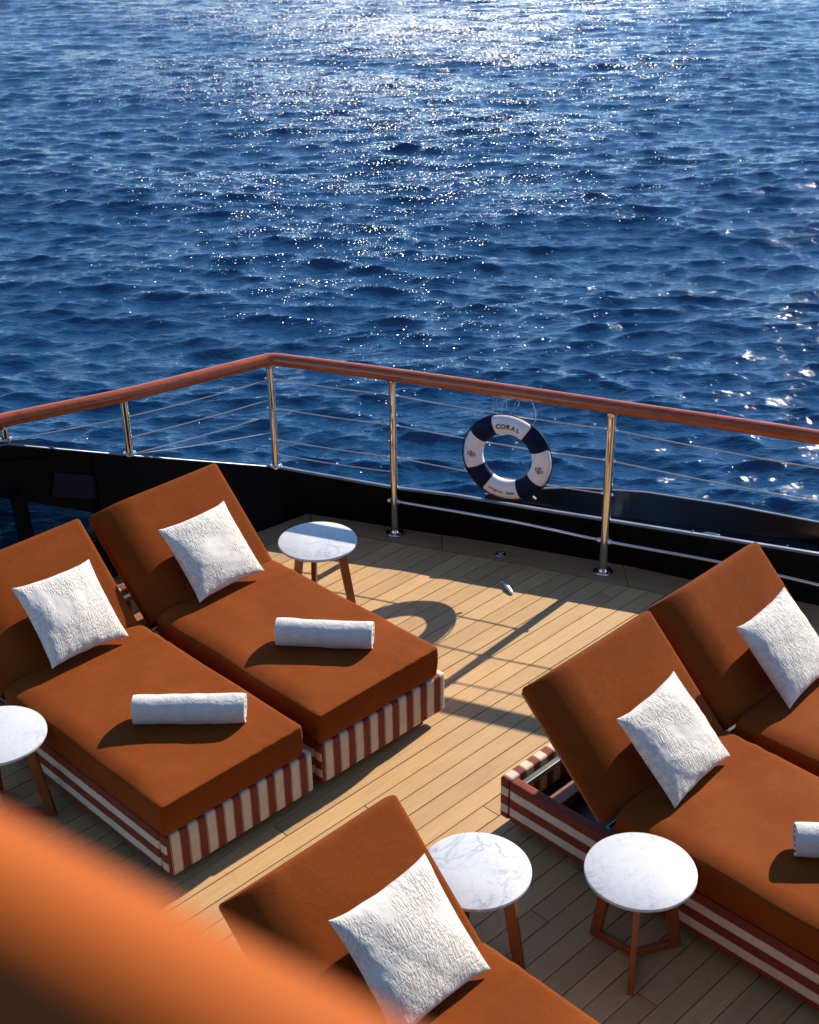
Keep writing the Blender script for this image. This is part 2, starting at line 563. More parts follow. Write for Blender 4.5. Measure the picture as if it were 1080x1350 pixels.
def lathe(name, prof, mat, parent=None, seg=40, loc=None):
    """prof: list of (radius, z)"""
    vs, fs = [], []
    for r_, z in prof:
        for k in range(seg):
            a = 2*PI*k/seg
            vs.append((r_*math.cos(a), r_*math.sin(a), z))
    for i in range(len(prof)-1):
        for k in range(seg):
            fs.append((i*seg+k, i*seg+(k+1) % seg, (i+1)*seg+(k+1) % seg, (i+1)*seg+k))
    fs.append(tuple(reversed(range(seg))))
    fs.append(tuple(range((len(prof)-1)*seg, len(prof)*seg)))
    me = bpy.data.meshes.new(name)
    me.from_pydata(vs, [], fs)
    me.update()
    autosmooth(me, 35)
    return link(name, me, mat, parent, loc=loc)

def smooth_poly(pts, sub=8):
    """Catmull-Rom through the points"""
    P = [Vector(p) for p in pts]
    P = [P[0]*2-P[1]] + P + [P[-1]*2-P[-2]]
    out = []
    for i in range(1, len(P)-2):
        a, b_, c, d = P[i-1], P[i], P[i+1], P[i+2]
        for k in range(sub):
            t = k/sub
            out.append(.5*((2*b_)+(c-a)*t+(2*a-5*b_+4*c-d)*t*t+(3*b_-3*c+d-a)*t**3))
    out.append(P[-2])
    return out

def vnoise(seed, k=7):
    g = np.random.default_rng(seed)
    ks = g.normal(size=(k, 3)); ks /= np.linalg.norm(ks, axis=1)[:, None]
    fr = g.uniform(.7, 1.6, k); ph = g.uniform(0, 6.28, k)
    def f(p, s):
        return np.sin((p@(ks*fr[:, None]).T)*s+ph).mean(axis=1)
    return f

def soft_box(name, size, r, cells, puff=(0, 0), wob=0.0, seed=1, deform=None, piping=.0):
    """a cushion: a rounded box from 0..size, with swollen top and gentle unevenness"""
    w, l, h = size
    bm = bmesh.new()
    def axis(n, ln):
        t = np.linspace(0, 1, n)
        e = r*1.05/ln
        # denser towards the rims
        return np.concatenate([np.linspace(0, e, 4)[:-1], np.linspace(e, 1-e, n), np.linspace(1-e, 1, 4)[1:]])*ln
    ax = axis(cells[0], w); ay = axis(cells[1], l); az = axis(cells[2], h)
    vs = {}; order = []
    fs = []
    def vid(p):
        key = (round(p[0], 5), round(p[1], 5), round(p[2], 5))
        if key not in vs:
            vs[key] = len(order); order.append(p)
        return vs[key]
    def face(A, B, mk, flip):
        for i in range(len(A)-1):
            for j in range(len(B)-1):
                q = [vid(mk(A[i], B[j])), vid(mk(A[i+1], B[j])), vid(mk(A[i+1], B[j+1])), vid(mk(A[i], B[j+1]))]
                fs.append(tuple(reversed(q)) if flip else tuple(q))
    face(ax, ay, lambda a, b_: (a, b_, h), False)
    face(ax, ay, lambda a, b_: (a, b_, 0.), True)
    face(ax, az, lambda a, b_: (a, 0., b_), False)
    face(ax, az, lambda a, b_: (a, l, b_), True)
    face(ay, az, lambda a, b_: (0., a, b_), True)
    face(ay, az, lambda a, b_: (w, a, b_), False)
    P = np.array(order, float)
    Q = np.clip(P, r, np.array([w-r, l-r, h-r]))
    d = P-Q
    ln = np.linalg.norm(d, axis=1)
    ln[ln == 0] = 1
    P = Q+d/ln[:, None]*r
    if wob:
        dn = d/ln[:, None]
        P += dn*((dn[:, 2] > .5) & (dn[:, 2] < .75))[:, None]*piping
    u = np.clip(P[:, 0]/w, 0, 1); v = np.clip(P[:, 1]/l, 0, 1); z = P[:, 2]/h
    bulge = (np.maximum(0, 4*u*(1-u))**.5)*(np.maximum(0, 4*v*(1-v))**.5)
    P[:, 2] += bulge*puff[0]*(z > .5) - bulge*puff[0]*.2*(z <= .5)
    side = np.sin(np.pi*np.clip(z, 0, 1))
    P[:, 0] += side*puff[1]*np.sign(u-.5)*(np.abs(u-.5) > .45)
    P[:, 1] += side*puff[1]*np.sign(v-.5)*(np.abs(v-.5) > .47)
    if wob:
        f = vnoise(seed)
        n = np.stack([f(P, 5), f(P+3, 5), f(P+7, 4)], 1)
        P += n*wob*np.array([1, 1, 1.2])
    if deform:
        P = deform(P, u, v, z)
    me = bpy.data.meshes.new(name)
    me.from_pydata(P.tolist(), [], fs)
    me.update()
    bm.free()
    me.polygons.foreach_set('use_smooth', [True]*len(me.polygons))
    return me

def copy_tree(o, parent=None):
    c = o.copy()
    COL.objects.link(c)
    c.parent = parent
    for ch in list(o.children):
        copy_tree(ch, c)
    return c

# ============================================================ THE SEA
SEA_Z = -2.8
def ocean(n, size, lmin, lmax, wind, power, slope, seed, spread=2.0):
    g = np.random.default_rng(seed)
    k1 = np.fft.fftfreq(n, size/n)*2*np.pi
    kx, ky = np.meshgrid(k1, k1, indexing='xy')
    k = np.hypot(kx, ky); k[0, 0] = 1
    wd = np.array(wind)/np.hypot(*wind)
    cs = (kx*wd[0]+ky*wd[1])/k
    P = k**(-power)*np.exp(-(2*np.pi/(lmax)/k)**4)*np.exp(-(k*lmin/(2*np.pi))**2)*(.015+np.abs(cs)**spread)
    P[0, 0] = 0
    H = (g.normal(size=(n, n))+1j*g.normal(size=(n, n)))*np.sqrt(P)
    h = np.fft.ifft2(H)
    Hs = np.fft.fft2(h.real)
    sx_ = np.fft.ifft2(1j*kx*Hs).real; sy_ = np.fft.ifft2(1j*ky*Hs).real
    rms = math.sqrt((sx_**2+sy_**2).mean())
    s = slope/rms
    dx = np.fft.ifft2(-1j*kx/k*Hs).real*s
    dy = np.fft.ifft2(-1j*ky/k*Hs).real*s
    # ripples bunch up near the crests of the bigger waves, which sharpens them
    return h.real*s, -dx, -dy, size, n

def sample(field, size, n, x, y):
    u = (x/size*n) % n; v = (y/size*n) % n
    i = np.floor(u).astype(int); j = np.floor(v).astype(int)
    fu = u-i; fv = v-j
    i2 = (i+1) % n; j2 = (j+1) % n; i %= n; j %= n
    return (field[j, i]*(1-fu)*(1-fv)+field[j, i2]*fu*(1-fv)+field[j2, i]*(1-fu)*fv+field[j2, i2]*fu*fv)

def build_sea():
    bands = [(ocean(512, 61.0, 1.4, 9.0, (.08, 1), 4.2, .052, 3, 6.0), 1.1, 0.0),
             (ocean(1024, 23.7, .24, 1.15, (.0, 1), 3.8, .205, 11, 10.0), 1.1, .10),
             (ocean(1024, 9.1, .07, .8, (.0, 1), 3.8, .25, 23, 12.0), .55, -.14)]
    ny, nx = 1000, 900
    t = np.linspace(0, 1, ny)
    y = 8.2*(85/8.2)**t
    s = np.linspace(-1, 1, nx)
    s = s*(.72+.28*s*s)
    Y = np.repeat(y[:, None], nx, 1)
    X = s[None, :]*(9+.50*Y)+1.0
    h = np.zeros_like(X); dx = np.zeros_like(X); dy = np.zeros_like(X)
    for (f, ax_, ay_, size, n), chop, ang in bands:
        c_, s_ = math.cos(ang), math.sin(ang)
        xr = X*c_-Y*s_; yr = X*s_+Y*c_
        hh = sample(f, size, n, xr, yr)
        a = sample(ax_, size, n, xr, yr)*chop; b_ = sample(ay_, size, n, xr, yr)*chop
        h += hh; dx += a*c_+b_*s_; dy += -a*s_+b_*c_
    # the water is choppier near the ship and flattens out farther off
    q_ = np.clip((Y-16)/32, 0, 1); amp = 1.12-.50*q_*q_*(3-2*q_)
    h *= amp; dx *= amp; dy *= amp
    # calm the very rim so it meets the outer sheet
    edge = np.minimum(np.minimum(t[:, None]*ny/20, (1-t[:, None])*ny/30), np.minimum((np.arange(nx)[None, :])/20, (nx-1-np.arange(nx)[None, :])/20))
    e = np.clip(edge, 0, 1)
    h = h*e; dx = dx*e; dy = dy*e
    V = np.stack([X+dx, Y+dy, SEA_Z+h], -1).reshape(-1, 3)
    idx = np.arange(ny*nx).reshape(ny, nx)
    q = np.stack([idx[:-1, :-1], idx[:-1, 1:], idx[1:, 1:], idx[1:, :-1]], -1).reshape(-1, 4)
    # the outer sheet runs on to the horizon
    ext = 9000.0
    rimv = [(-ext, -ext), (ext, -ext), (ext, ext), (-ext, ext)]
    base = len(V)
    corners = [idx[0, 0], idx[0, -1], idx[-1, -1], idx[-1, 0]]
    V = np.concatenate([V, np.array([(a, b_, SEA_Z) for a, b_ in rimv])])
    extra = [(base, base+1, corners[1], corners[0]), (base+1, base+2, corners[2], corners[1]),
             (base+2, base+3, corners[3], corners[2]), (base+3, base, corners[0], corners[3])]
    q = np.concatenate([q, np.array(extra)])
    me = bpy.data.meshes.new('sea')
    me.vertices.add(len(V)); me.vertices.foreach_set('co', V.astype(np.float32).ravel())
    me.loops.add(q.size); me.loops.foreach_set('vertex_index', q.astype(np.int32).ravel())
    me.polygons.add(len(q)); me.polygons.foreach_set('loop_start', np.arange(0, q.size, 4, dtype=np.int32))
    me.update(calc_edges=True)
    me.polygons.foreach_set('use_smooth', [True]*len(q))
    me.validate()
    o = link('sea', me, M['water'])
    tag(o, 'deep blue wind-rippled sea with sun glitter beyond the railing', kind='structure')
build_sea()

# ============================================================ THE DECK
DECK_EDGE = [(-3.9, 6.12), (-.954, 8.023), (-.659, 8.261), (.288, 7.923), (1.184, 7.596), (1.641, 7.372), (2.372, 7.014), (3.9, 6.22)]
INNER = [(-3.9, 5.775), (-.62, 8.03), (-.356, 7.944), (.739, 7.527), (1.423, 7.203), (2.3, 6.745), (3.9, 5.86)]
Y0 = 1.0
bm = bmesh.new()
ring = [(-3.9, -.8)] + DECK_EDGE + [(3.9, -.8)]
top = [bm.verts.new((x, y, -.006)) for x, y in ring]
bot = [bm.verts.new((x, y, -.12)) for x, y in ring]
bm.faces.new(top); bm.faces.new(list(reversed(bot)))
for i in range(len(ring)):
    j = (i+1) % len(ring)
    bm.faces.new((top[i], bot[i], bot[j], top[j]))
deck = from_bm('deck', bm, M['caulk'])
tag(deck, 'laid teak deck with black caulked seams', kind='structure')

def clip(poly, a, b_, c):
    """keep a*x+b*y<=c"""
    out = []
    for i in range(len(poly)):
        p, q = poly[i], poly[(i+1) % len(poly)]
        dp = a*p[0]+b_*p[1]-c; dq = a*q[0]+b_*q[1]-c
        if dp <= 0: out.append(p)
        if dp*dq < 0:
            t_ = dp/(dp-dq)
            out.append((p[0]+(q[0]-p[0])*t_, p[1]+(q[1]-p[1])*t_))
    return out

def region_planes(g):
    pl = []
    for (x1, y1), (x2, y2) in zip(INNER[:-1], INNER[1:]):
        nx_, ny_ = -(y2-y1), (x2-x1)
        l_ = math.hypot(nx_, ny_); nx_, ny_ = nx_/l_, ny_/l_
        pl.append((nx_, ny_, nx_*x1+ny_*y1-g))
    pl += [(1, 0, 3.9), (-1, 0, 3.9), (0, -1, -Y0)]
    return pl

def prism(poly, z0, z1, bev, name, mat, parent):
    bm = bmesh.new()
    t_ = [bm.verts.new((x, y, z1)) for x, y in poly]
    b2 = [bm.verts.new((x, y, z0)) for x, y in poly]
    f = bm.faces.new(t_)
    n = len(poly)
    for i in range(n):
        j = (i+1) % n
        bm.faces.new((t_[i], b2[i], b2[j], t_[j]))
    bmesh.ops.bevel(bm, geom=list(f.edges), offset=bev, segments=1, affect='EDGES')
    return from_bm(name, bm, mat, parent)

cu, su = math.cos(PHI), math.sin(PHI)
def uv2xy(u, v): return (u*cu-v*su, u*su+v*cu)
def xy2uv(x, y): return (x*cu+y*su, -x*su+y*cu)
PITCH, SEAM0, GAP = .1015, 1.815, .0042
planes = region_planes(.003)
forced = [xy2uv(-.615, 5.127), xy2uv(.545, 4.552), xy2uv(.951, 4.063)]
for row in range(-34, 70):
    v0, v1 = SEAM0+row*PITCH+GAP/2, SEAM0+(row+1)*PITCH-GAP/2
    cuts = [u for u, v in forced if v0 <= v <= v1]
    if not cuts:
        k = rnd.uniform(-2.6, 2.2)
        cuts = [k, k+4.9]
        cuts = [c for c in cuts]
    bounds = [-6]+sorted(cuts)+[12]
    for a, b_ in zip(bounds[:-1], bounds[1:]):
        poly = [uv2xy(a+.002, v0), uv2xy(b_-.002, v0), uv2xy(b_-.002, v1), uv2xy(a+.002, v1)]
        for pa, pb, pc in planes:
            poly = clip(poly, pa, pb, pc)
            if len(poly) < 3: break
        if len(poly) < 3: continue
        cl = []
        for p in poly:
            if not cl or math.hypot(p[0]-cl[-1][0], p[1]-cl[-1][1]) > .004: cl.append(p)
        if len(cl) > 2 and math.hypot(cl[0][0]-cl[-1][0], cl[0][1]-cl[-1][1]) < .004: cl.pop()
        if len(cl) < 3: continue
        area = abs(sum(cl[i][0]*cl[(i+1) % len(cl)][1]-cl[(i+1) % len(cl)][0]*cl[i][1] for i in range(len(cl))))/2
        if area < .004: continue
        prism(cl, -.02, rnd.uniform(-.0006, .0006), .0012, 'plank', M['teak'], deck)
# wide margin boards follow the edge of the deck
def interp_x(line, x):
    for (x1, y1), (x2, y2) in zip(line[:-1], line[1:]):
        if x1 <= x <= x2: return y1+(y2-y1)*(x-x1)/(x2-x1)
mb = []
mb.append([(-3.9, interp_x(INNER, -3.9)+.004), (-2.2, interp_x(INNER, -2.2)+.004), (-2.2, interp_x(DECK_EDGE, -2.2)), (-3.9, interp_x(DECK_EDGE, -3.9))])
mb.append([(-2.196, interp_x(INNER, -2.196)+.004), (-.625, 8.035), (-.659, 8.259), (-.954, 8.021), (-2.196, interp_x(DECK_EDGE, -2.196))])
mb.append([(-.617, 8.035), (-.356, 7.948), (.20, interp_x(INNER, .20)+.004), (.20, interp_x(DECK_EDGE, .20)), (-.652, 8.257)])
xs = [.204, .739, 1.423, 2.05, 2.9, 3.9]
for a, b_ in ((.204, 1.30), (1.304, 2.40), (2.404, 3.9)):
    lo = [(a, interp_x(INNER, a)+.004)]+[(x, y+.004) for x, y in INNER if a < x < b_]+[(b_, interp_x(INNER, b_)+.004)]
    hi = [(a, interp_x(DECK_EDGE, a))]+[p for p in DECK_EDGE if a < p[0] < b_]+[(b_, interp_x(DECK_EDGE, b_))]
    mb.append(lo+list(reversed(hi)))
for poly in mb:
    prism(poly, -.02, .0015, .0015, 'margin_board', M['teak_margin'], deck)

# ============================================================ BULWARK
bul = empty('bulwark', (-.86, 8.235, 0))
tag(bul, 'black steel bulwark round the deck edge, higher at the left corner, bright capping', 'bulwark')
def rel(p, root): return (p[0]-root.location[0], p[1]-root.location[1], p[2]-root.location[2])
TOPL = [(-3.35, 6.745, 1.02), (-2.301, 7.382, .965), (-1.679, 7.749, .694), (-.905, 8.225, .362), (-.86, 8.235, .345)]
TOPR = [(-.86, 8.235, .345), (-.679, 8.193, .325), (-.093, 7.979, .31), (.285, 7.863, .31), (.743, 7.677, .31), (1.272, 7.476, .31), (2.025, 7.185, .31), (2.346, 7.06, .31), (3.9, 6.27, .31)]
def wall_strip(name, tops, bots, thick, mat, parent, root):
    """inner and outer skin between two polylines of equal length"""
    n = len(tops)
    bm = bmesh.new()
    A, B = [Vector(rel(p, root)) for p in tops], [Vector(rel(p, root)) for p in bots]
    out = []
    for i in range(n):
        t_ = (A[min(i+1, n-1)]-A[max(i-1, 0)]); t_.z = 0
        if t_.length < 1e-5: t_ = B[min(i+1, n-1)]-B[max(i-1, 0)]
        t_.normalize()
        out.append(Vector((-t_.y, t_.x, 0))*thick)
    rows = []
    for i in range(n):
        rows.append([bm.verts.new(A[i]), bm.verts.new(B[i]), bm.verts.new(B[i]+out[i]), bm.verts.new(A[i]+out[i])])
    for i in range(n-1):
        for k in range(4):
            bm.faces.new((rows[i][k], rows[i+1][k], rows[i+1][(k+1) % 4], rows[i][(k+1) % 4]))
    bm.faces.new(rows[0]); bm.faces.new(rows[-1])
    o_ = from_bm(name, bm, mat, parent)
    autosmooth(o_.data, 40)
    return o_
def base_at(x): return (x, interp_x(DECK_EDGE, x)+.0)
# right-hand run
bR = [(-.80, 8.14, -.12), (-.655, 8.262, -.12)]+[(x, interp_x(DECK_EDGE, x), -.12) for x in (-.05, .30, .76, 1.29, 2.05, 2.372, 3.9)]
wall_strip('inner_plating', TOPR, bR, .05, M['black_paint'], bul, bul)
# left-hand run with a glazed freeing opening
def left_pt(s, z):
    """a point of the left wall plane: s metres from the corner, z up; leans out with height"""
    ox, oy = -.86, 8.235
    dx_, dy_ = -.8436, -.5369
    nx_, ny_ = .5369, -.8436
    inset = .115*(1-min(1, max(0, z)/.35))
    return (ox+dx_*s+nx_*inset, oy+dy_*s+ny_*inset, z)
def top_z(s):
    pts = [(0, .345), (.962, .694), (1.685, .965), (2.95, 1.03)]
    for (a, za), (b_, zb_) in zip(pts[:-1], pts[1:]):
        if a <= s <= b_: return za+(zb_-za)*(s-a)/(b_-a)
    return pts[-1][1]
def left_panel(name, quad, thick, mat):
    bm = bmesh.new()
    P_ = [Vector(rel(q, bul)) for q in quad]
    nrm = Vector((-.5369, .8436, 0))*thick
    a = [bm.verts.new(p) for p in P_]; b2 = [bm.verts.new(p+nrm) for p in P_]
    bm.faces.new(a); bm.faces.new(list(reversed(b2)))
    for i in range(len(a)):
        j = (i+1) % len(a)
        bm.faces.new((a[i], b2[i], b2[j], a[j]))
    return from_bm(name, bm, mat, bul)
OPa, OPb = 1.20, 1.98     # opening along the wall
def op_top(s): return .375+(s-1.2)*.50
def op_bot(s): return .225
n_ = 5
left_panel('inner_plating', [left_pt(0, -.12), left_pt(OPa, -.12), left_pt(OPa, top_z(OPa)), left_pt(.962, top_z(.962)), left_pt(.4, top_z(.4)), left_pt(0, top_z(0))], .05, M['black_paint'])
left_panel('inner_plating', [left_pt(OPa, op_top(OPa)), left_pt(2.6, op_top(2.6)), left_pt(2.6, top_z(2.6)), left_pt(1.685, top_z(1.685)), left_pt(OPa, top_z(OPa))], .05, M['black_paint'])
left_panel('inner_plating', [left_pt(OPa, -.12), left_pt(2.6, -.12), left_pt(2.6, op_bot(2)), left_pt(OPa, op_bot(OPa))], .05, M['black_paint'])
left_panel('inner_plating', [left_pt(2.6, -.12), left_pt(3.6, -.12), left_pt(3.6, top_z(2.6)), left_pt(2.6, top_z(2.6))], .05, M['black_paint'])
g = left_panel('window_pane', [left_pt(OPa, op_bot(1)), left_pt(2.6, op_bot(1)), left_pt(2.6, op_top(2.6)), left_pt(OPa, op_top(OPa))], .008, M['glass'])
g.location = (-.5369*.022, .8436*.022, 0)
# stanchion across the opening, sill rail and a recessed plate
bm = bmesh.new()
bm_bar(bm, rel(left_pt(1.68, -.1), bul), rel(left_pt(1.68, .66), bul), .085, .05, .006, Vector((.5369, -.8436, 0)))
o = from_bm('frame_upright', bm, M['black_paint'], bul); o.location = (.5369*.03, -.8436*.03, 0)
left_panel('access_plate', [left_pt(1.19, .475), left_pt(1.475, .578), left_pt(1.44, .725), left_pt(1.15, .615)], -.008, M['panel_blue'])
bm = bmesh.new()
bm_bar(bm, Vector(rel(left_pt(1.0, .05), bul))+Vector((.05, -.07, 0)), Vector(rel(left_pt(2.7, .22), bul))+Vector((.05, -.07, 0)), .05, .04, .006)
from_bm('sill_bar', bm, M['black_paint'], bul)
# bright capping on top
capL = [left_pt(s, top_z(s)+.004) for s in (2.95, 2.3, 1.685, 1.3, .962, .5, .08)]
cap = [Vector(rel(p, bul)) for p in capL]+[Vector(rel((x, y, z+.004), bul)) for x, y, z in TOPR]
capo = [p+Vector((0, 0, 0)) for p in cap]
def cap_strip(name, line, w, h, mat, parent, off=.0):
    n = len(line)
    bm = bmesh.new()
    rows = []
    for i in range(n):
        t_ = line[min(i+1, n-1)]-line[max(i-1, 0)]; t_.z = 0; t_.normalize()
        o_ = Vector((t_.y, -t_.x, 0))
        if o_.y < 0: o_ = -o_
        a = line[i]-o_*off; b2 = line[i]+o_*w
        prof = [a+Vector((0, 0, -.002)), a+Vector((0, 0, h*.55)), a+o_*.006+Vector((0, 0, h)), b2-o_*.006+Vector((0, 0, h)), b2+Vector((0, 0, h*.55)), b2+Vector((0, 0, -.002))]
        rows.append([bm.verts.new(p) for p in prof])
    for i in range(n-1):
        for k in range(5):
            bm.faces.new((rows[i][k], rows[i+1][k], rows[i+1][k+1], rows[i][k+1]))
        bm.faces.new((rows[i][5], rows[i+1][5], rows[i+1][0], rows[i][0]))
    bm.faces.new(rows[0]); bm.faces.new(rows[-1])
    ob = from_bm(name, bm, mat, parent)
    autosmooth(ob.data, 30)
    return ob
cap_strip('capping_rail', cap[:8], .010, .007, M['cap_metal'], bul, .001)
cap_strip('capping_rail', [cap[7]+Vector((0, 0, .0004))]+cap[8:], .026, .010, M['cap_metal'], bul, .004)

# outer bulwark with a shiny waterway ledge on the right
OB = [(.47, 7.80, .27), (.80, 7.745, .27), (1.022, 7.70, .27), (1.458, 7.53, .27), (2.052, 7.335, .27), (2.379, 7.215, .27), (3.9, 6.60, .27)]
OT = [(.47, 7.812, .345), (.705, 7.816, .375), (1.00, 7.775, .40), (1.43, 7.663, .42), (1.899, 7.48, .42), (2.381, 7.248, .42), (3.9, 6.60, .42)]
ob_ = empty('outer_bulwark', (.47, 7.8, 0))
tag(ob_, 'second black bulwark outside the right-hand rail, with a grey ledge and thin bright edge', 'bulwark')
wall_strip('outer_plating', OT, [(x, y, .24) for x, y, z in OB], .04, M['hull_paint'], ob_, ob_)
cap_strip('edge_trim', [Vector(rel((x, y, z+.003), ob_)) for x, y, z in OT], .014, .006, M['cap_metal'], ob_, .002)
IN = [(.50, 7.79, .285), (.743, 7.695, .285), (1.0, 7.60, .285), (1.272, 7.495, .285), (2.025, 7.205, .285), (2.346, 7.08, .285), (3.9, 6.29, .285)]
bm = bmesh.new()
a = [bm.verts.new(rel((x, y+.01, .285), ob_)) for x, y, z in IN]
b2 = [bm.verts.new(rel((x, y+.02, .285), ob_)) for x, y, z in OB]
a3 = [bm.verts.new(rel((x, y+.01, .2), ob_)) for x, y, z in IN]
b3 = [bm.verts.new(rel((x, y+.02, .2), ob_)) for x, y, z in OB]
for i in range(len(a)-1):
    bm.faces.new((a[i], a[i+1], b2[i+1], b2[i]))
    bm.faces.new((a3[i], b3[i], b3[i+1], a3[i+1]))
from_bm('waterway_ledge', bm, M['ledge_paint'], ob_)

# hull below the deck
bm = bmesh.new()
top = [(-3.9, 6.42), (-3.35, 6.80), (-1.0, 8.29), (-.66, 8.33), (.285, 7.94), (.8, 7.87), (1.43, 7.73), (2.38, 7.32), (3.9, 6.72)]
prev = None
for (x, y) in top:
    cur = [bm.verts.new((x, y, .19)), bm.verts.new((x, y, -.1)), bm.verts.new((x*.98, y-.1, -1.2)), bm.verts.new((x*.95, y-.5, -3.6))]
    if prev:
        for k in range(3):
            bm.faces.new((prev[k], cur[k], cur[k+1], prev[k+1]))
    prev = cur
hull = from_bm('ship_hull', bm, M['hull_paint'])
tag(hull, 'dark hull side of the ship below the deck edge', kind='structure')

# unseen dark deckhouse, added to block sky light, with the upper deck the picture is taken from
bm = bmesh.new()
bm_box(bm, (0, -.95, 1.5), (9.0, .3, 3.24))
bm_box(bm, (0, -1.55, 3.2), (9.0, 3.3, .14), None, .01)
bm_box(bm, (0, -3.1, 5.2), (9.0, .3, 3.8))
o = from_bm('superstructure_sky_blocker', bm, M['hull_paint'])
tag(o, 'unseen dark deckhouse and upper deck, added behind the open deck to block sky light', kind='structure')

# ============================================================ GUARD RAIL
P1 = Vector((-.855, 8.236, .345)); P2 = Vector((-.0932, 7.9607, 0)); P3 = Vector((1.1686, 7.4368, 0)); P4 = Vector((2.70, 6.74, 0))
PL0 = Vector((-1.679, 7.735, .694)); PL1 = Vector((-2.301, 7.378, .965))
gr = empty('guard_rail', (P2.x, P2.y, 0))
tag(gr, 'varnished wooden handrail on polished steel posts and wires along the deck edge', 'railing')
def gl(v): return Vector(v)-gr.location
ZH = 1.098
hand = [(-3.75, 6.50, ZH+.03), (-3.0, 6.955, ZH+.012), (-2.301, 7.380, ZH), (-1.669, 7.712, ZH), (-1.15, 8.045, ZH), (-.97, 8.160, ZH)]
corner = [(-.90, 8.205, ZH), (-.86, 8.226, ZH), (-.81, 8.228, ZH), (-.72, 8.198, ZH)]
right = [(-.50, 8.117, ZH), (-.097, 7.963, ZH), (.55, 7.700, ZH), (1.165, 7.440, ZH), (1.75, 7.195, ZH), (2.231, 6.985, ZH), (3.0, 6.62, ZH), (3.9, 6.16, ZH)]
hp = smooth_poly([gl(p) for p in hand+corner+right], 6)
tube('handrail', hp, .041, M['rail_wood'], gr, 20)
def post(p, r_, flange):
    a = gl(p)
    o_ = tube('post', [a+Vector((0, 0, .004 if flange else 0)), a+Vector((0, 0, ZH-.03-p.z))], r_, M['chrome'], gr, 24)
    if flange:
        lathe('flange', [(.060, .0), (.060, .008), (.054, .013), (r_+.010, .017), (r_+.006, .030), (r_-.001, .032)], M['chrome'], o_, 28, loc=a+Vector((0, 0, .002)))
        for k in range(4):
            ang = PI/4+k*PI/2
            lathe('bolt', [(.007, 0), (.007, .003), (.004, .006), (.001, .0065)], M['chrome'], o_, 10, loc=a+Vector((.046*math.cos(ang), .046*math.sin(ang), .013)))
    else:
        lathe('flange', [(.040, .0), (.040, .006), (r_+.004, .010), (r_-.001, .014)], M['chrome'], o_, 24, loc=a+Vector((0, 0, .012)))
    # saddle under the handrail
    lathe('saddle', [(r_-.002, 0), (r_+.004, .004), (.032, .014), (.034, .02)], M['chrome'], o_, 20, loc=a+Vector((0, 0, ZH-.055-p.z)))
    return o_
post(P2, .0235, True); post(P3, .0265, True); post(P4, .0265, True)
post(P1, .0235, False); post(PL0, .0235, False); post(PL1, .0235, False)
def wire(pts, r_=.0052, sag=.012):
    out = []
    for a, b_ in zip(pts[:-1], pts[1:]):
        a, b_ = Vector(a), Vector(b_)
        n = 10
        for k in range(n):
            t_ = k/n
            p = a.lerp(b_, t_); p.z -= sag*4*t_*(1-t_)*(b_-a).length/1.3
            out.append(p)
    out.append(Vector(pts[-1]))
    return [gl(p) for p in out]
def at(p, z): return (p.x, p.y, z)
for z, zr in ((.965, .95), (.765, .75), (.545, .53), (.44, None)):
    ptsR = [at(P1, z+.005), at(P2, z), at(P3, z-.01), at(P4, z-.03)]
    tube('wire', wire(ptsR if z > .6 else ptsR[:3] if zr else ptsR[:2]), .0042, M['steel_wire'], gr, 8)
for z in (.965, .83, .72, .60):
    tube('wire', wire([at(P1, z), at(PL0, z-.02) if z > .7 else at(PL0, .70), ] + ([at(PL1, z+.01)] if z > .9 else [])), .0038, M['steel_wire'], gr, 8)
# lower steel tube between the deck posts
tp = smooth_poly([gl(p) for p in [(P2.x, P2.y, .235), (.65, 7.652, .238), (P3.x, P3.y, .218), (1.80, 7.187, .207), (2.18, 7.02, .19), (P4.x, P4.y, .18)]], 5)
tube('lower_tube', tp, .0105, M['chrome'], gr, 14)
for pp, z in ((P1, .965), (P1, .765), (P1, .545), (P2, .965), (P2, .765), (P2, .545), (P2, .235), (P3, .955), (P3, .755), (P3, .535), (P3, .218)):
    d_ = (P3-P2); d_.z = 0; d_.normalize()
    for s_ in (-1, 1):
        a = gl((pp.x, pp.y, z))+d_*s_*.022
        big_ = z < .3
        tube('wire_fitting', [a, a+d_*s_*(.016 if not big_ else .020)], .0085 if not big_ else .018, M['chrome'], gr, 10)

# ============================================================ LIFEBUOY
d_ = (P3-P2); d_.z = 0
ang_r = math.atan2(d_.y, d_.x)
BC = Vector((.609, 7.670, .699))
nin = Vector((math.sin(ang_r), -math.cos(ang_r), 0))        # towards the deck
buoy = empty('lifebuoy', BC+nin*.055, ang_r)
tag(buoy, 'white and navy lifebuoy ring lettered CORAL hanging on the railing wires', 'lifebuoy')
RM, RT, RD = .2135, .0590, .044
TWIST = R(-6)
def torus_pt(a, b_, grow=0.0):
    r_ = RM+(RT+grow)*math.cos(b_)
    return Vector((r_*math.cos(a), -(RD+grow)*math.sin(b_), r_*math.sin(a)))
def torus_part(name, a0, a1, grow, mat, parent, na, nb=36, full=False):
    vs, fs = [], []
    for i in range(na if full else na+1):
        a = a0+(a1-a0)*i/na
        for k in range(nb):
            vs.append(torus_pt(a, 2*PI*k/nb, grow))
    rows_ = na if full else na+1
    for i in range(na):
        i2 = (i+1) % rows_
        for k in range(nb):
            fs.append((i*nb+k, i2*nb+k, i2*nb+(k+1) % nb, i*nb+(k+1) % nb))
    if not full:
        fs.append(tuple(range(nb))); fs.append(tuple(range(na*nb, (na+1)*nb)))
    me = bpy.data.meshes.new(name); me.from_pydata(vs, [], fs); me.update(); 
    bm_ = bmesh.new(); bm_.from_mesh(me); bmesh.ops.recalc_face_normals(bm_, faces=bm_.faces); bm_.to_mesh(me); bm_.free()
    autosmooth(me, 50)
    return link(name, me, mat, parent)
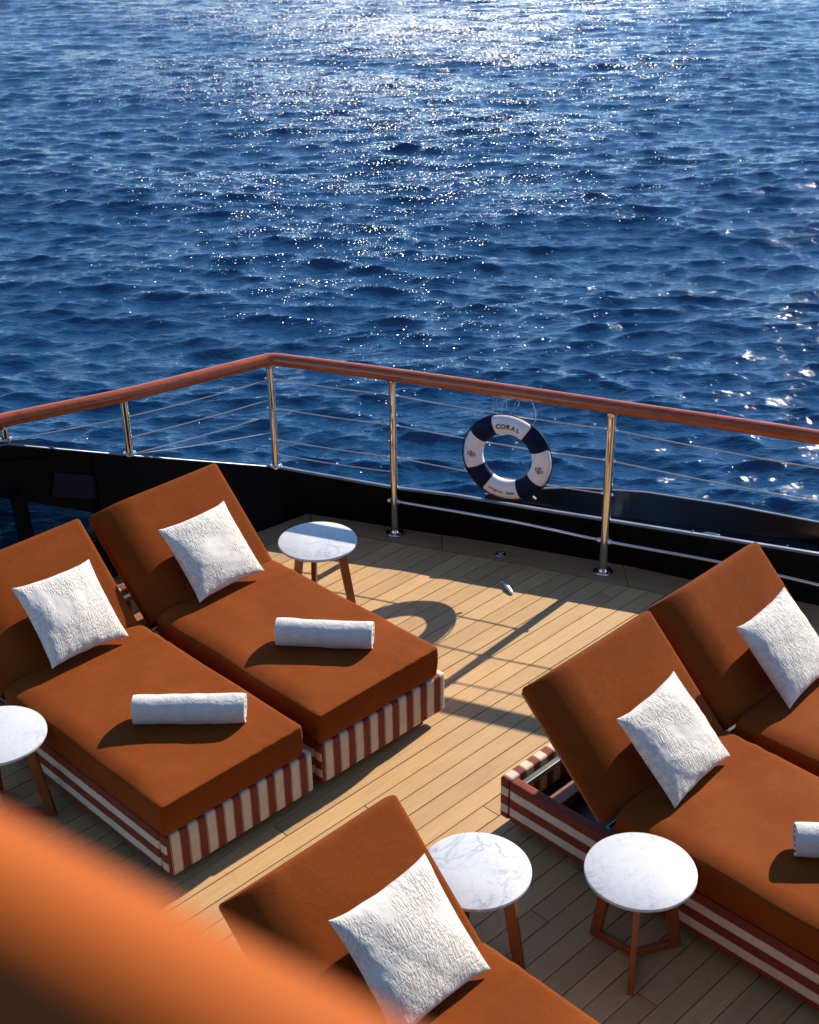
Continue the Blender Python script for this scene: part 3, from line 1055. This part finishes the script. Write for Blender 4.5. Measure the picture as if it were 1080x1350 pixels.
torus_part('ring_body', 0, 2*PI, 0, M['buoy_white'], buoy, 96, full=True)
for c_ in (45, 135, 225, 315):
    torus_part('navy_band', R(c_-17.5)+TWIST, R(c_+17.5)+TWIST, .0022, M['navy'], buoy, 14)
# grab line round the rim, fixed at the bands
gp = []
for i in range(120):
    a = 2*PI*i/120
    rr = RM+RT+.0040+.004*abs(math.sin(2*(a-TWIST-PI/4)))**1.0
    gp.append((rr*math.cos(a), -.010, rr*math.sin(a)))
tube('grab_line', gp, .0042, M['rope_dark'], buoy, 8, closed=True)
for c_ in (45, 135, 225, 315):
    for s_ in (-18.5, 18.5):
        a = R(c_+s_)+TWIST
        p = torus_pt(a, 0, .004)
        t_ = Vector((-math.sin(a), 0, math.cos(a)))*.006
        tube('line_clip', [p-t_+Vector((0, -.010, 0)), p+t_+Vector((0, -.010, 0))], .0062, M['rope_dark'], buoy, 8)
# lettering bent round the ring
def surf_depth(r_):
    q = max(-1, min(1, (r_-RM)/RT))
    return -RD*math.sqrt(max(0, 1-q*q))-.0032
def put_flat(name, verts, faces, mat):
    me = bpy.data.meshes.new(name); me.from_pydata(verts, [], faces); me.update()
    return link(name, me, mat, buoy)
def arc_text(txt, size, radius, centre, top, spacing, name):
    cu_ = bpy.data.curves.new('lettering', 'FONT'); cu_.size = size; cu_.resolution_u = 3; cu_.offset = size*.022
    tmp = bpy.data.objects.new('lettering', cu_); COL.objects.link(tmp)
    n = len(txt)
    for i, ch in enumerate(txt):
        if ch == ' ': continue
        cu_.body = ch
        cu_.align_x = 'CENTER'
        bpy.context.view_layer.update()
        dg = bpy.context.evaluated_depsgraph_get()
        me = bpy.data.meshes.new_from_object(tmp.evaluated_get(dg))
        bm_ = bmesh.new(); bm_.from_mesh(me)
        bmesh.ops.triangulate(bm_, faces=bm_.faces[:])
        off = (i-(n-1)/2)*spacing
        for v in bm_.verts:
            x, y = v.co.x, v.co.y
            if top:
                a = centre-(off+x)/radius; r_ = radius+y-size*.35
            else:
                a = centre+(off+x)/radius; r_ = radius-y+size*.35
            v.co = Vector((r_*math.cos(a), surf_depth(r_), r_*math.sin(a)))
        bm_.to_mesh(me); bm_.free()
        me.materials.clear()
        link(name, me, M['print'], buoy)
    bpy.data.objects.remove(tmp)
arc_text('CORAL', .041, RM+.004, R(92)+TWIST, True, .0315, 'letter')
arc_text('STYMIES TOOR', .0215, RM+.006, R(270)+TWIST, False, .0142, 'letter')
def emblem(centre, tilt, extra):
    bm_ = bmesh.new()
    def add_ring(cx_, cz_, rx_, rz_, w_):
        n = 18; a_ = []; b__ = []
        for i in range(n):
            t_ = 2*PI*i/n
            a_.append(bm_.verts.new((cx_+rx_*math.cos(t_), 0, cz_+rz_*math.sin(t_))))
            b__.append(bm_.verts.new((cx_+(rx_-w_)*math.cos(t_), 0, cz_+(rz_-w_)*math.sin(t_))))
        for i in range(n):
            j = (i+1) % n
            bm_.faces.new((a_[i], a_[j], b__[j], b__[i]))
    def add_rect(cx_, cz_, w_, h_):
        q = [bm_.verts.new((cx_+sx_*w_/2, 0, cz_+sz_*h_/2)) for sx_, sz_ in ((-1, -1), (1, -1), (1, 1), (-1, 1))]
        bm_.faces.new(q)
    add_ring(-.0155, 0, .0105, .0135, .0045); add_ring(.0160, -.001, .0105, .0125, .0045)
    add_rect(0, .002, .0045, .034); add_rect(0, -.015, .011, .005); add_rect(.001, .019, .009, .006)
    if extra:
        add_ring(-.004, .019, .006, .006, .0025); add_ring(.004, -.018, .006, .005, .0025)
    for v in bm_.verts:
        x, z = v.co.x, v.co.z
        x, z = x*math.cos(tilt)-z*math.sin(tilt), x*math.sin(tilt)+z*math.cos(tilt)
        X_, Z_ = RM*1.0*math.cos(centre)+x, RM*1.0*math.sin(centre)+z
        r_ = math.hypot(X_, Z_)
        v.co = Vector((X_, surf_depth(r_), Z_))
    o_ = from_bm('emblem', bm_, M['print'], buoy)
emblem(R(180)+TWIST*.3, R(-8), False)
emblem(R(-9), R(-28), True)
# white cords tying the ring to the top wire and handrail
def cord(pts): tube('hanging_cord', smooth_poly(pts, 6), .0019, M['rope_white'], buoy, 7)
cord([(-.03, -.02, RM+RT+.002), (-.035, -.01, .32), (-.02, .03, .375), (-.03, .05, .335), (-.02, .03, .30)])
cord([(.01, -.02, RM+RT+.002), (.03, -.01, .315), (.05, .04, .33), (.035, .06, .35), (.02, .03, .31)])
cord([(.16, -.02, .248), (.17, -.01, .29), (.135, .03, .36), (.115, .05, .395), (.12, .07, .36), (.15, .05, .30), (.165, .01, .255)])
cord([(-.09, -.02, .285), (-.10, .02, .33), (-.105, .05, .385), (-.085, .06, .38), (-.09, .03, .32)])
bm = bmesh.new()
bm_box(bm, (.178, -.012, -.236), (.026, .014, .012), Matrix.Rotation(R(35), 4, 'Y'), .003)
from_bm('white_tab', bm, M['rope_white'], buoy)

# ============================================================ DAYBEDS
WB, ZB, ZT = .848, .060, .288
WC, LS, HS, LB_, BASE_L = .80, 1.28, .471, .625, 1.93
def panel(name, x0, x1, y0, y1, z0, z1, mat, parent, r_=.014):
    me = soft_box(name, (x1-x0, y1-y0, z1-z0), r_, (6, 6, 4), (0, 0), .0016, int(abs(x1*31+y1*17)*10)+3)
    for v in me.vertices:
        v.co += Vector((x0, y0, z0))
    return link(name, me, mat, parent)

def seat_deform(P, u, v, z):
    # small puckers in the foot face and front rim, seam line at the rim
    k = np.exp(-(v/.06)**2)*(u > .2)
    puck = np.sin(u*95)*np.sin(u*41+1)*np.clip((u-.25)*2, 0, 1)
    P[:, 1] += k*puck*.0028*(z > .25)
    P[:, 2] += np.exp(-((v-.045)/.04)**2)*puck*.0022*(z > .8)
    P[:, 1] += .012*(1-z)*np.clip(1-v/.12, 0, 1)
    P[:, 0] += .010*(1-z)*np.clip(1-u/.12, 0, 1)
    # broad soft dents
    top = z > .8
    P[:, 2] -= top*.007*np.exp(-(((u-.55)/.22)**2+((v-.78)/.12)**2))
    P[:, 2] += top*.004*np.sin(u*9+1)*np.sin(v*13)*np.clip(v*4, 0, 1)
    P[:, 2] -= (z > .3)*z*.026*np.clip(1-u/.14, 0, 1)**2*np.clip(v*6-.2, 0, 1)
    # crumples near the hinge
    P[:, 2] += top*.0035*np.exp(-((v-.86)/.09)**2)*np.sin(v*75+u*6)*np.clip(u*2-.3, 0, 1)
    return P

def make_daybed():
    root = empty('daybed')
    fp = panel('foot_panel', 0, WB, 0, .056, ZB, ZT, M['stripe_end'], root)
    panel('head_panel', 0, WB, BASE_L-.056, BASE_L, ZB, ZT, M['stripe_end'], root)
    panel('side_panel', 0, .056, .0575, BASE_L-.0575, ZB, ZT-.001, M['stripe_side'], root)
    panel('side_panel', WB-.056, WB, .0575, BASE_L-.0575, ZB, ZT-.001, M['stripe_side'], root)
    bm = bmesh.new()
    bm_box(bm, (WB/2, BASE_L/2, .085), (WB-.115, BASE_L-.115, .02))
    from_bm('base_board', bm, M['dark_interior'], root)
    for x, y in ((.09, .10), (WB-.09, .10), (.09, BASE_L-.10), (WB-.09, BASE_L-.10)):
        lathe('foot', [(.028, 0), (.030, .004), (.024, .02), (.024, .078)], M['black_rubber'], root, 16, loc=(x, y, .0015))
    # steel rails and the adjusting gear inside the open head end
    bm = bmesh.new()
    bm_box(bm, (.075, 1.58, .225), (.03, .56, .03), None, .003)
    from_bm('steel_rail', bm, M['steel_bar'], root)
    bm = bmesh.new()
    bm_box(bm, (WB-.075, 1.58, .225), (.03, .56, .03), None, .003)
    from_bm('steel_rail', bm, M['steel_bar'], root)
    bm = bmesh.new()
    bm_box(bm, (WB/2, BASE_L-.075, .232), (WB-.13, .030, .03), None, .003)
    from_bm('steel_rail', bm, M['steel_bar'], root)
    bm = bmesh.new()
    bm_box(bm, (WB/2, 1.72, .155), (WB-.12, .07, .05), None, .004)
    from_bm('crossbar', bm, M['board_wood'], root)
    tube('gas_strut', [(.30, 1.72, .18), (.30, 1.52, .30), (.30, 1.46, .46)], .010, M['chrome'], root, 12)
    tube('gas_strut', [(WB-.30, 1.72, .18), (WB-.30, 1.52, .30), (WB-.30, 1.46, .46)], .010, M['chrome'], root, 12)
    # seat
    me = soft_box('seat_cushion', (WC, LS, HS-.290), .017, (44, 64, 6), (.0045, .005), .0030, 5, seat_deform, .0026)
    for v in me.vertices:
        v.co += Vector((-.008, -.008, .290))
    sc = link('seat_cushion', me, M['fabric'], root)
    # seam cord just under the rim
    xs0, xs1, ys0, ys1, zz = -.0135, WC-.0065, -.0155, LS-.03, HS-.030
    pts_ = []
    # backrest
    TH = .128
    def crown(P, u, v, z):
        P[:, 2] -= (z > .3)*z*.072*np.clip(1-u/.27, 0, 1)**2
        return P
    me = soft_box('backrest_cushion', (WC, LB_+.035, TH), .016, (52, 32, 5), (.005, .004), .0028, 9, crown, .0026)
    beta = R(45)
    Mx = Matrix.Translation((-.010, LS, HS)) @ Matrix.Rotation(beta, 4, 'X') @ Matrix.Translation((0, -.030, -TH))
    me.transform(Mx)
    bc = link('backrest_cushion', me, M['fabric'], root)
    bm = bmesh.new()
    bm_box(bm, (0, 0, 0), (WC-.02, LB_+.02, .016), None, .003)
    me = bpy.data.meshes.new('backrest_board'); bm.to_mesh(me); bm.free()
    me.transform(Matrix.Translation((-.010, LS, HS)) @ Matrix.Rotation(beta, 4, 'X') @ Matrix.Translation((WC/2, (LB_)/2-.018, -TH-.0105)))
    link('backrest_board', me, M['board_wood'], root)
    tube('hinge_pin', [(.02, LS+.045, .335), (WB-.06, LS+.045, .335)], .009, M['chrome'], root, 10)
    return root

ORI = {'A': (-1.0775, 4.7577), 'B': (-.435, 5.390), 'C': (1.7464, 3.7761), 'D': (2.381, 4.402), 'E': (.5767, 2.4972)}
GD = 'rust-coloured daybeds on the deck'
dl = {'A': 'rust daybed on striped base at far left, its striped side beside the cut-off table',
      'B': 'rust daybed beside the small table under the rail corner',
      'C': 'rust daybed with open striped head end showing its frame, beside two marble tables',
      'D': 'rust daybed at the right edge, its back nearest the railing',
      'E': 'rust daybed nearest the camera, partly hidden by the blurred rail'}
proto = make_daybed()
beds = {}
for k, (x, y) in ORI.items():
    o = proto if k == 'A' else copy_tree(proto)
    o.location = (x, y, 0)
    o.rotation_euler = (0, 0, PHI)
    tag(o, dl[k], 'daybed', GD)
    beds[k] = o
def lw(k, u, v, z=0.0):
    x, y = ORI[k]
    return Vector((x+u*cu-v*su, y+u*su+v*cu, z))

# ============================================================ PILLOWS
def make_pillow_mesh(seed, S=.445, T=.075):
    n = 72
    t = np.linspace(-1, 1, n)
    t = np.sign(t)*(1-(1-np.abs(t))**1.35)
    X, Y = np.meshgrid(t, t)
    f = vnoise(seed)
    g = np.maximum(0, (1-X**2)*(1-Y**2))
    th_ = T*g**.37*(1+.06*np.sin(X*3+seed)*np.cos(Y*4))
    bow = .055
    XX = X*(1-bow*(1-Y**2)*np.abs(X)**1.5); YY = Y*(1-bow*(1-X**2)*np.abs(Y)**1.5)
    # pointed corners stick out a little
    cr = (np.abs(X)*np.abs(Y))**6
    XX = XX*(1+.035*cr); YY = YY*(1+.035*cr)
    P = np.stack([XX*S/2, YY*S/2, th_], -1).reshape(-1, 3)
    edge = (1-np.maximum(np.abs(X), np.abs(Y)).reshape(-1))
    wr = f(P*1.0, 26)*.006+f(P+5, 55)*.0028+f(P+2, 110)*.0012
    env = np.clip(g.reshape(-1)*6, 0, 1)
    radial = np.sin(np.arctan2(P[:, 1], P[:, 0])*17+3*np.sin(P[:, 0]*30+seed))*.0009*np.exp(-((edge-.10)/.10)**2)*np.clip(edge*25, 0, 1)
    Pt = P.copy(); Pt[:, 2] += wr*env+radial
    Pb = P.copy(); Pb[:, 2] = -P[:, 2]*.85+wr[::-1]*env*.5
    # side ripple of the piped edge
    rip = f(P+9, 60)*.0025*(edge < .02)
    for Q in (Pt, Pb):
        Q[:, 0] += rip; Q[:, 1] += rip[::-1]
    idx = np.arange(n*n).reshape(n, n)
    border = (np.abs(X) > .9999) | (np.abs(Y) > .9999)
    mp_ = np.where(border.reshape(-1), np.arange(n*n), np.arange(n*n)+n*n)
    V = np.concatenate([Pt, Pb])
    q = np.stack([idx[:-1, :-1], idx[:-1, 1:], idx[1:, 1:], idx[1:, :-1]], -1).reshape(-1, 4)
    qb = mp_[q][:, ::-1]
    me = bpy.data.meshes.new('pillow')
    me.from_pydata(V.tolist(), [], np.concatenate([q, qb]).tolist())
    me.update()
    bm_ = bmesh.new(); bm_.from_mesh(me)
    loose = [v for v in bm_.verts if not v.link_faces]
    bmesh.ops.delete(bm_, geom=loose, context='VERTS')
    bm_.to_mesh(me); bm_.free()
    me.polygons.foreach_set('use_smooth', [True]*len(me.polygons))
    me.materials.append(M['pillow'])
    return me

pil = {   # daybed: centre u, centre v, centre z, lean, yaw, roll in its plane
    'A': (.440, 1.318, .667, 46, 3, -4), 'B': (.410, 1.305, .665, 46, 1, 0), 'C': (.375, 1.265, .650, 45, 2, 2),
    'D': (.415, 1.290, .662, 46, 2, 2), 'E': (.450, 1.305, .665, 46, 0, 0)}
pl_ = {'A': 'white textured cotton pillow leaning on the daybed at far left',
       'B': 'white textured cotton pillow on the farther daybed of the left pair, near the rail corner',
       'C': 'white textured cotton pillow on the daybed with the open striped head end',
       'D': 'white textured cotton pillow at the right edge of the picture',
       'E': 'large white gathered-weave pillow nearest the camera'}
for i, (k, (u, v, z, lean, yaw, roll)) in enumerate(pil.items()):
    me = make_pillow_mesh(i+3, .465 if k == 'E' else .432)
    o = link('pillow', me)
    tag(o, pl_[k], 'pillow', 'white pillows on the daybeds')
    p = lw(k, u, v, z)
    mt = Matrix.Translation(p) @ Matrix.Rotation(PHI+R(yaw), 4, 'Z') @ Matrix.Rotation(R(lean), 4, 'X') @ Matrix.Rotation(R(roll), 4, 'Z')
    o.matrix_world = mt

# ============================================================ TOWELS
def towel_mesh(ln, r_, seed):
    """a rolled towel: spiral cross-section swept along x, softly uneven"""
    turns, th_ = 2.70, .0165
    n = 110
    sec = []
    for i in range(n):
        t = i/(n-1)
        a = t*turns*2*PI
        sec.append((a, r_*(.24+.76*t)))
    # thick strip: outer and inner offset of the spiral
    outer = [(math.cos(a)*rr, math.sin(a)*rr) for a, rr in sec]
    inner = [(math.cos(a)*(rr-th_*.72), math.sin(a)*(rr-th_*.72)) for a, rr in sec]
    loop = outer+list(reversed(inner))
    m_ = 40
    f = vnoise(seed)
    xs_ = np.linspace(-ln/2, ln/2, m_)
    V = []
    for i, x in enumerate(xs_):
        e = min(i, m_-1-i)
        sh = 1-.035*math.exp(-e*1.1)
        for (y, z) in loop:
            V.append((x, y*sh, z*sh))
    V = np.array(V)
    w = f(V, 20)*.0050+f(V+4, 46)*.0028+f(V+9, 90)*.0012
    rad = np.hypot(V[:, 1], V[:, 2])+1e-6
    s = (1+w/rad*(rad > r_*.7))
    V[:, 1] *= s; V[:, 2] *= s
    V[:, 0] += f(V+8, 30)*.003
    V[:, 2] = np.where(V[:, 2] < -r_*.86, -r_*.86+(V[:, 2]+r_*.86)*.15, V[:, 2])
    k = len(loop)
    F_ = []
    for i in range(m_-1):
        for j in range(k):
            j2 = (j+1) % k
            F_.append((i*k+j, (i+1)*k+j, (i+1)*k+j2, i*k+j2))
    # end faces as quads between outer and inner spiral
    for base_, rev in ((0, False), ((m_-1)*k, True)):
        for j in range(n-1):
            q = (base_+j, base_+j+1, base_+k-2-j, base_+k-1-j)
            F_.append(q if rev else tuple(reversed(q)))
    me = bpy.data.meshes.new('towel')
    me.from_pydata(V.tolist(), [], F_); me.update()
    autosmooth(me, 55)
    me.materials.append(M['towel'])
    return me
tw = {'A': ((-1.028, 5.367), .0, .515, 0.0), 'B': ((-.4325, 5.983), -6.0, .485, 0.0), 'C': ((1.775, 4.402), -4.0, .49, 0.0)}
tl = {'A': 'rolled white towel lying on the far left daybed', 'B': 'rolled white towel lying on the daybed nearest the rail corner',
      'C': 'rolled white towel at the right edge, its spiral end showing'}
for i, (k, ((x, y), yaw, ln, _)) in enumerate(tw.items()):
    r_ = .0755
    o = link('towel', towel_mesh(ln, r_, 20+i))
    o.location = (x, y, HS+.004+r_*.88)
    o.rotation_euler = (R(70+i*25) if False else 0, 0, R(yaw))
    tag(o, tl[k], 'towel', 'rolled towels on the daybeds')

# ============================================================ SIDE TABLES
TR, TZ = .2245, .4742
def make_table():
    root = empty('side_table')
    tp_ = lathe('table_top', [(.05, TZ-.021), (TR-.012, TZ-.021), (TR-.004, TZ-.018), (TR, TZ-.013), (TR, TZ-.005), (TR-.0015, TZ-.0018), (TR-.005, TZ), (.02, TZ)], M['marble'], root, 96)
    bm = bmesh.new()
    bmesh.ops.create_cone(bm, cap_ends=True, segments=40, radius1=.155, radius2=.155, depth=.012)
    bmesh.ops.translate(bm, vec=(0, 0, TZ-.0275), verts=bm.verts)
    from_bm('mounting_plate', bm, M['leg_wood'], root)
    for k in range(3):
        a = k*2*PI/3
        d = Vector((math.cos(a), math.sin(a), 0))
        s = Vector((-d.y, d.x, 0))
        # the leg: a board standing on edge, slightly splayed, joined by a floor beam
        bm = bmesh.new()
        top_, bot_ = d*.128+Vector((0, 0, TZ-.034)), d*.192+Vector((0, 0, .002))
        w_, t_ = .046, .026
        ax_ = (top_-bot_).normalized()
        rad = s.cross(ax_).normalized()
        def quad(c, ww, tt, z_):
            return [Vector((c.x, c.y, z_))+d*sx_*ww/2+s*sy_*tt/2 for sx_, sy_ in ((-1, -1), (1, -1), (1, 1), (-1, 1))]
        lo = [bm.verts.new(v) for v in quad(bot_, w_, t_, .002)]
        hi = [bm.verts.new(v) for v in quad(top_, w_+.006, t_, TZ-.034)]
        bm.faces.new(lo); bm.faces.new(hi)
        for i in range(4):
            j = (i+1) % 4
            bm.faces.new((lo[i], lo[j], hi[j], hi[i]))
        bmesh.ops.bevel(bm, geom=bm.edges[:], offset=.003, segments=2, affect='EDGES')
        from_bm('leg', bm, M['leg_wood'], root)
        bm = bmesh.new()
        bm_bar(bm, d*.012+Vector((0, 0, .021)), d*.172+Vector((0, 0, .021)), t_-.002, .036, .003)
        from_bm('floor_beam', bm, M['leg_wood'], root)
    return root
tproto = make_table()
tabs = [((-.5238, 7.0416), 23, 'small round marble-topped table under the rail corner, crossed by the rail shadow'),
        ((.2417, 4.3357), 100, 'round marble-topped table half hidden behind the nearest daybed'),
        ((.8983, 4.3191), 26, 'round marble-topped table with all three wooden legs showing, beside the striped base'),
        ((-1.905, 5.275), 0, 'round marble-topped table cut off by the left edge')]
def ang_to(c, p): return math.degrees(math.atan2(p[1]-c[1], p[0]-c[0]))
tabs[2] = (tabs[2][0], ang_to((.905, 4.314), (.86, 4.10)), tabs[2][2])
for i, (c, a, lab) in enumerate(tabs):
    o = tproto if i == 0 else copy_tree(tproto)
    o.location = (c[0], c[1], .0022)
    o.rotation_euler = (0, 0, R(a))
    tag(o, lab, 'side table', 'marble-topped side tables')

# ============================================================ SMALL DECK FITTINGS
dp = empty('deck_socket', (.562, 7.672, .0018))
tag(dp, 'small round chrome socket set in the margin board between the rail posts', 'deck fitting')
lathe('socket_ring', [(.034, 0), (.034, .003), (.030, .006), (.020, .006), (.017, .002)], M['chrome'], dp, 28)
lathe('socket_plug', [(.013, 0), (.013, .008), (.010, .011), (.003, .0115)], M['chrome'], dp, 18)
hk = empty('deck_latch', (.576, 7.262, .002), R(-70))
tag(hk, 'little polished latch lever lying on the sunny planks below the lifebuoy', 'latch')
bm = bmesh.new()
pr = [(-.070, .010, .010), (-.045, .020, .016), (0, .024, .020), (.04, .020, .016), (.075, .018, .008)]
prev = None
for x, w_, h_ in pr:
    cur = [bm.verts.new((x, -w_/2*1.2, .003)), bm.verts.new((x, -w_/2, h_)), bm.verts.new((x, w_/2, h_)), bm.verts.new((x, w_/2*1.2, .003))]
    if prev:
        for k in range(4):
            bm.faces.new((prev[k], cur[k], cur[(k+1) % 4], prev[(k+1) % 4]))
    else:
        bm.faces.new(cur)
    prev = cur
bm.faces.new(prev)
bmesh.ops.bevel(bm, geom=bm.edges[:], offset=.002, segments=2, affect='EDGES')
from_bm('lever', bm, M['satin_steel'], hk, True)
lathe('pivot', [(.014, 0), (.014, .004), (.008, .010), (.003, .011)], M['chrome'], hk, 18, loc=(-.075, .0, 0))
ch = empty('paper_scrap', (.719, 4.828, .0025), R(15))
bm = bmesh.new()
bm_box(bm, (0, 0, .001), (.022, .010, .0015), None, .0004)
from_bm('scrap', bm, M['rope_white'], ch)
tag(ch, 'tiny white scrap lying on the shaded planks by the marble tables', 'scrap')
for (x, y, z, kind_), lab in (((1.672, 7.348, .285, 'post'), 'tiny bright upright pin on the outer ledge left of the pale cleat'),
                          ((1.782, 7.335, .285, 'cleat'), 'small pale shiny cleat on the outer ledge above the right daybed'),
                          ((2.17, 7.160, .285, 'horn'), 'small slanted hook on the outer ledge near the right edge')):
    e_ = empty('mooring_cleat' if kind_ == 'cleat' else 'ledge_pin' if kind_ == 'post' else 'ledge_hook', (x, y, z+.001), ang_r)
    if kind_ == 'cleat':
        tube('horns', [(-.05, 0, .022), (-.03, 0, .026), (0, 0, .026), (.03, 0, .026), (.05, 0, .022)], .009, M['chrome'], e_, 12, radii=[.004, .009, .010, .009, .004])
        lathe('base', [(.016, 0), (.015, .006), (.009, .018), (.008, .024)], M['chrome'], e_, 16)
    elif kind_ == 'post':
        lathe('pin', [(.009, 0), (.006, .004), (.005, .038), (.008, .042), (.003, .046)], M['chrome'], e_, 14)
    else:
        tube('hook', [(-.03, 0, .004), (-.005, 0, .012), (.012, 0, .03), (.018, 0, .045)], .005, M['chrome'], e_, 10, radii=[.009, .008, .005, .003])
        lathe('base', [(.014, 0), (.013, .004), (.004, .006)], M['chrome'], e_, 14, loc=(-.02, 0, 0))
    tag(e_, lab, {'cleat': 'cleat', 'post': 'pin', 'horn': 'hook'}[kind_])

# ============================================================ NEAR HANDRAIL OF THE UPPER DECK
nr = empty('upper_handrail', (.05779, .08346, 4.25566))
tag(nr, 'blurred orange-brown wooden handrail of the upper deck crossing the near corner', 'railing')
dv = Vector((-.82212, .56931, 0))
me = tube_mesh('rail', [(x, 0, 0) for x in np.linspace(-1.3, 1.3, 24)], .021, 32)
o = link('rail', me, M['near_rail_wood'], nr)
o.rotation_euler = (0, 0, math.atan2(dv.y, dv.x))
for s in (-1.0, 1.0):
    o = tube('post', [Vector((0, 0, -1.05))+dv*s, Vector((0, 0, -.02))+dv*s], .018, M['chrome'], nr, 18)
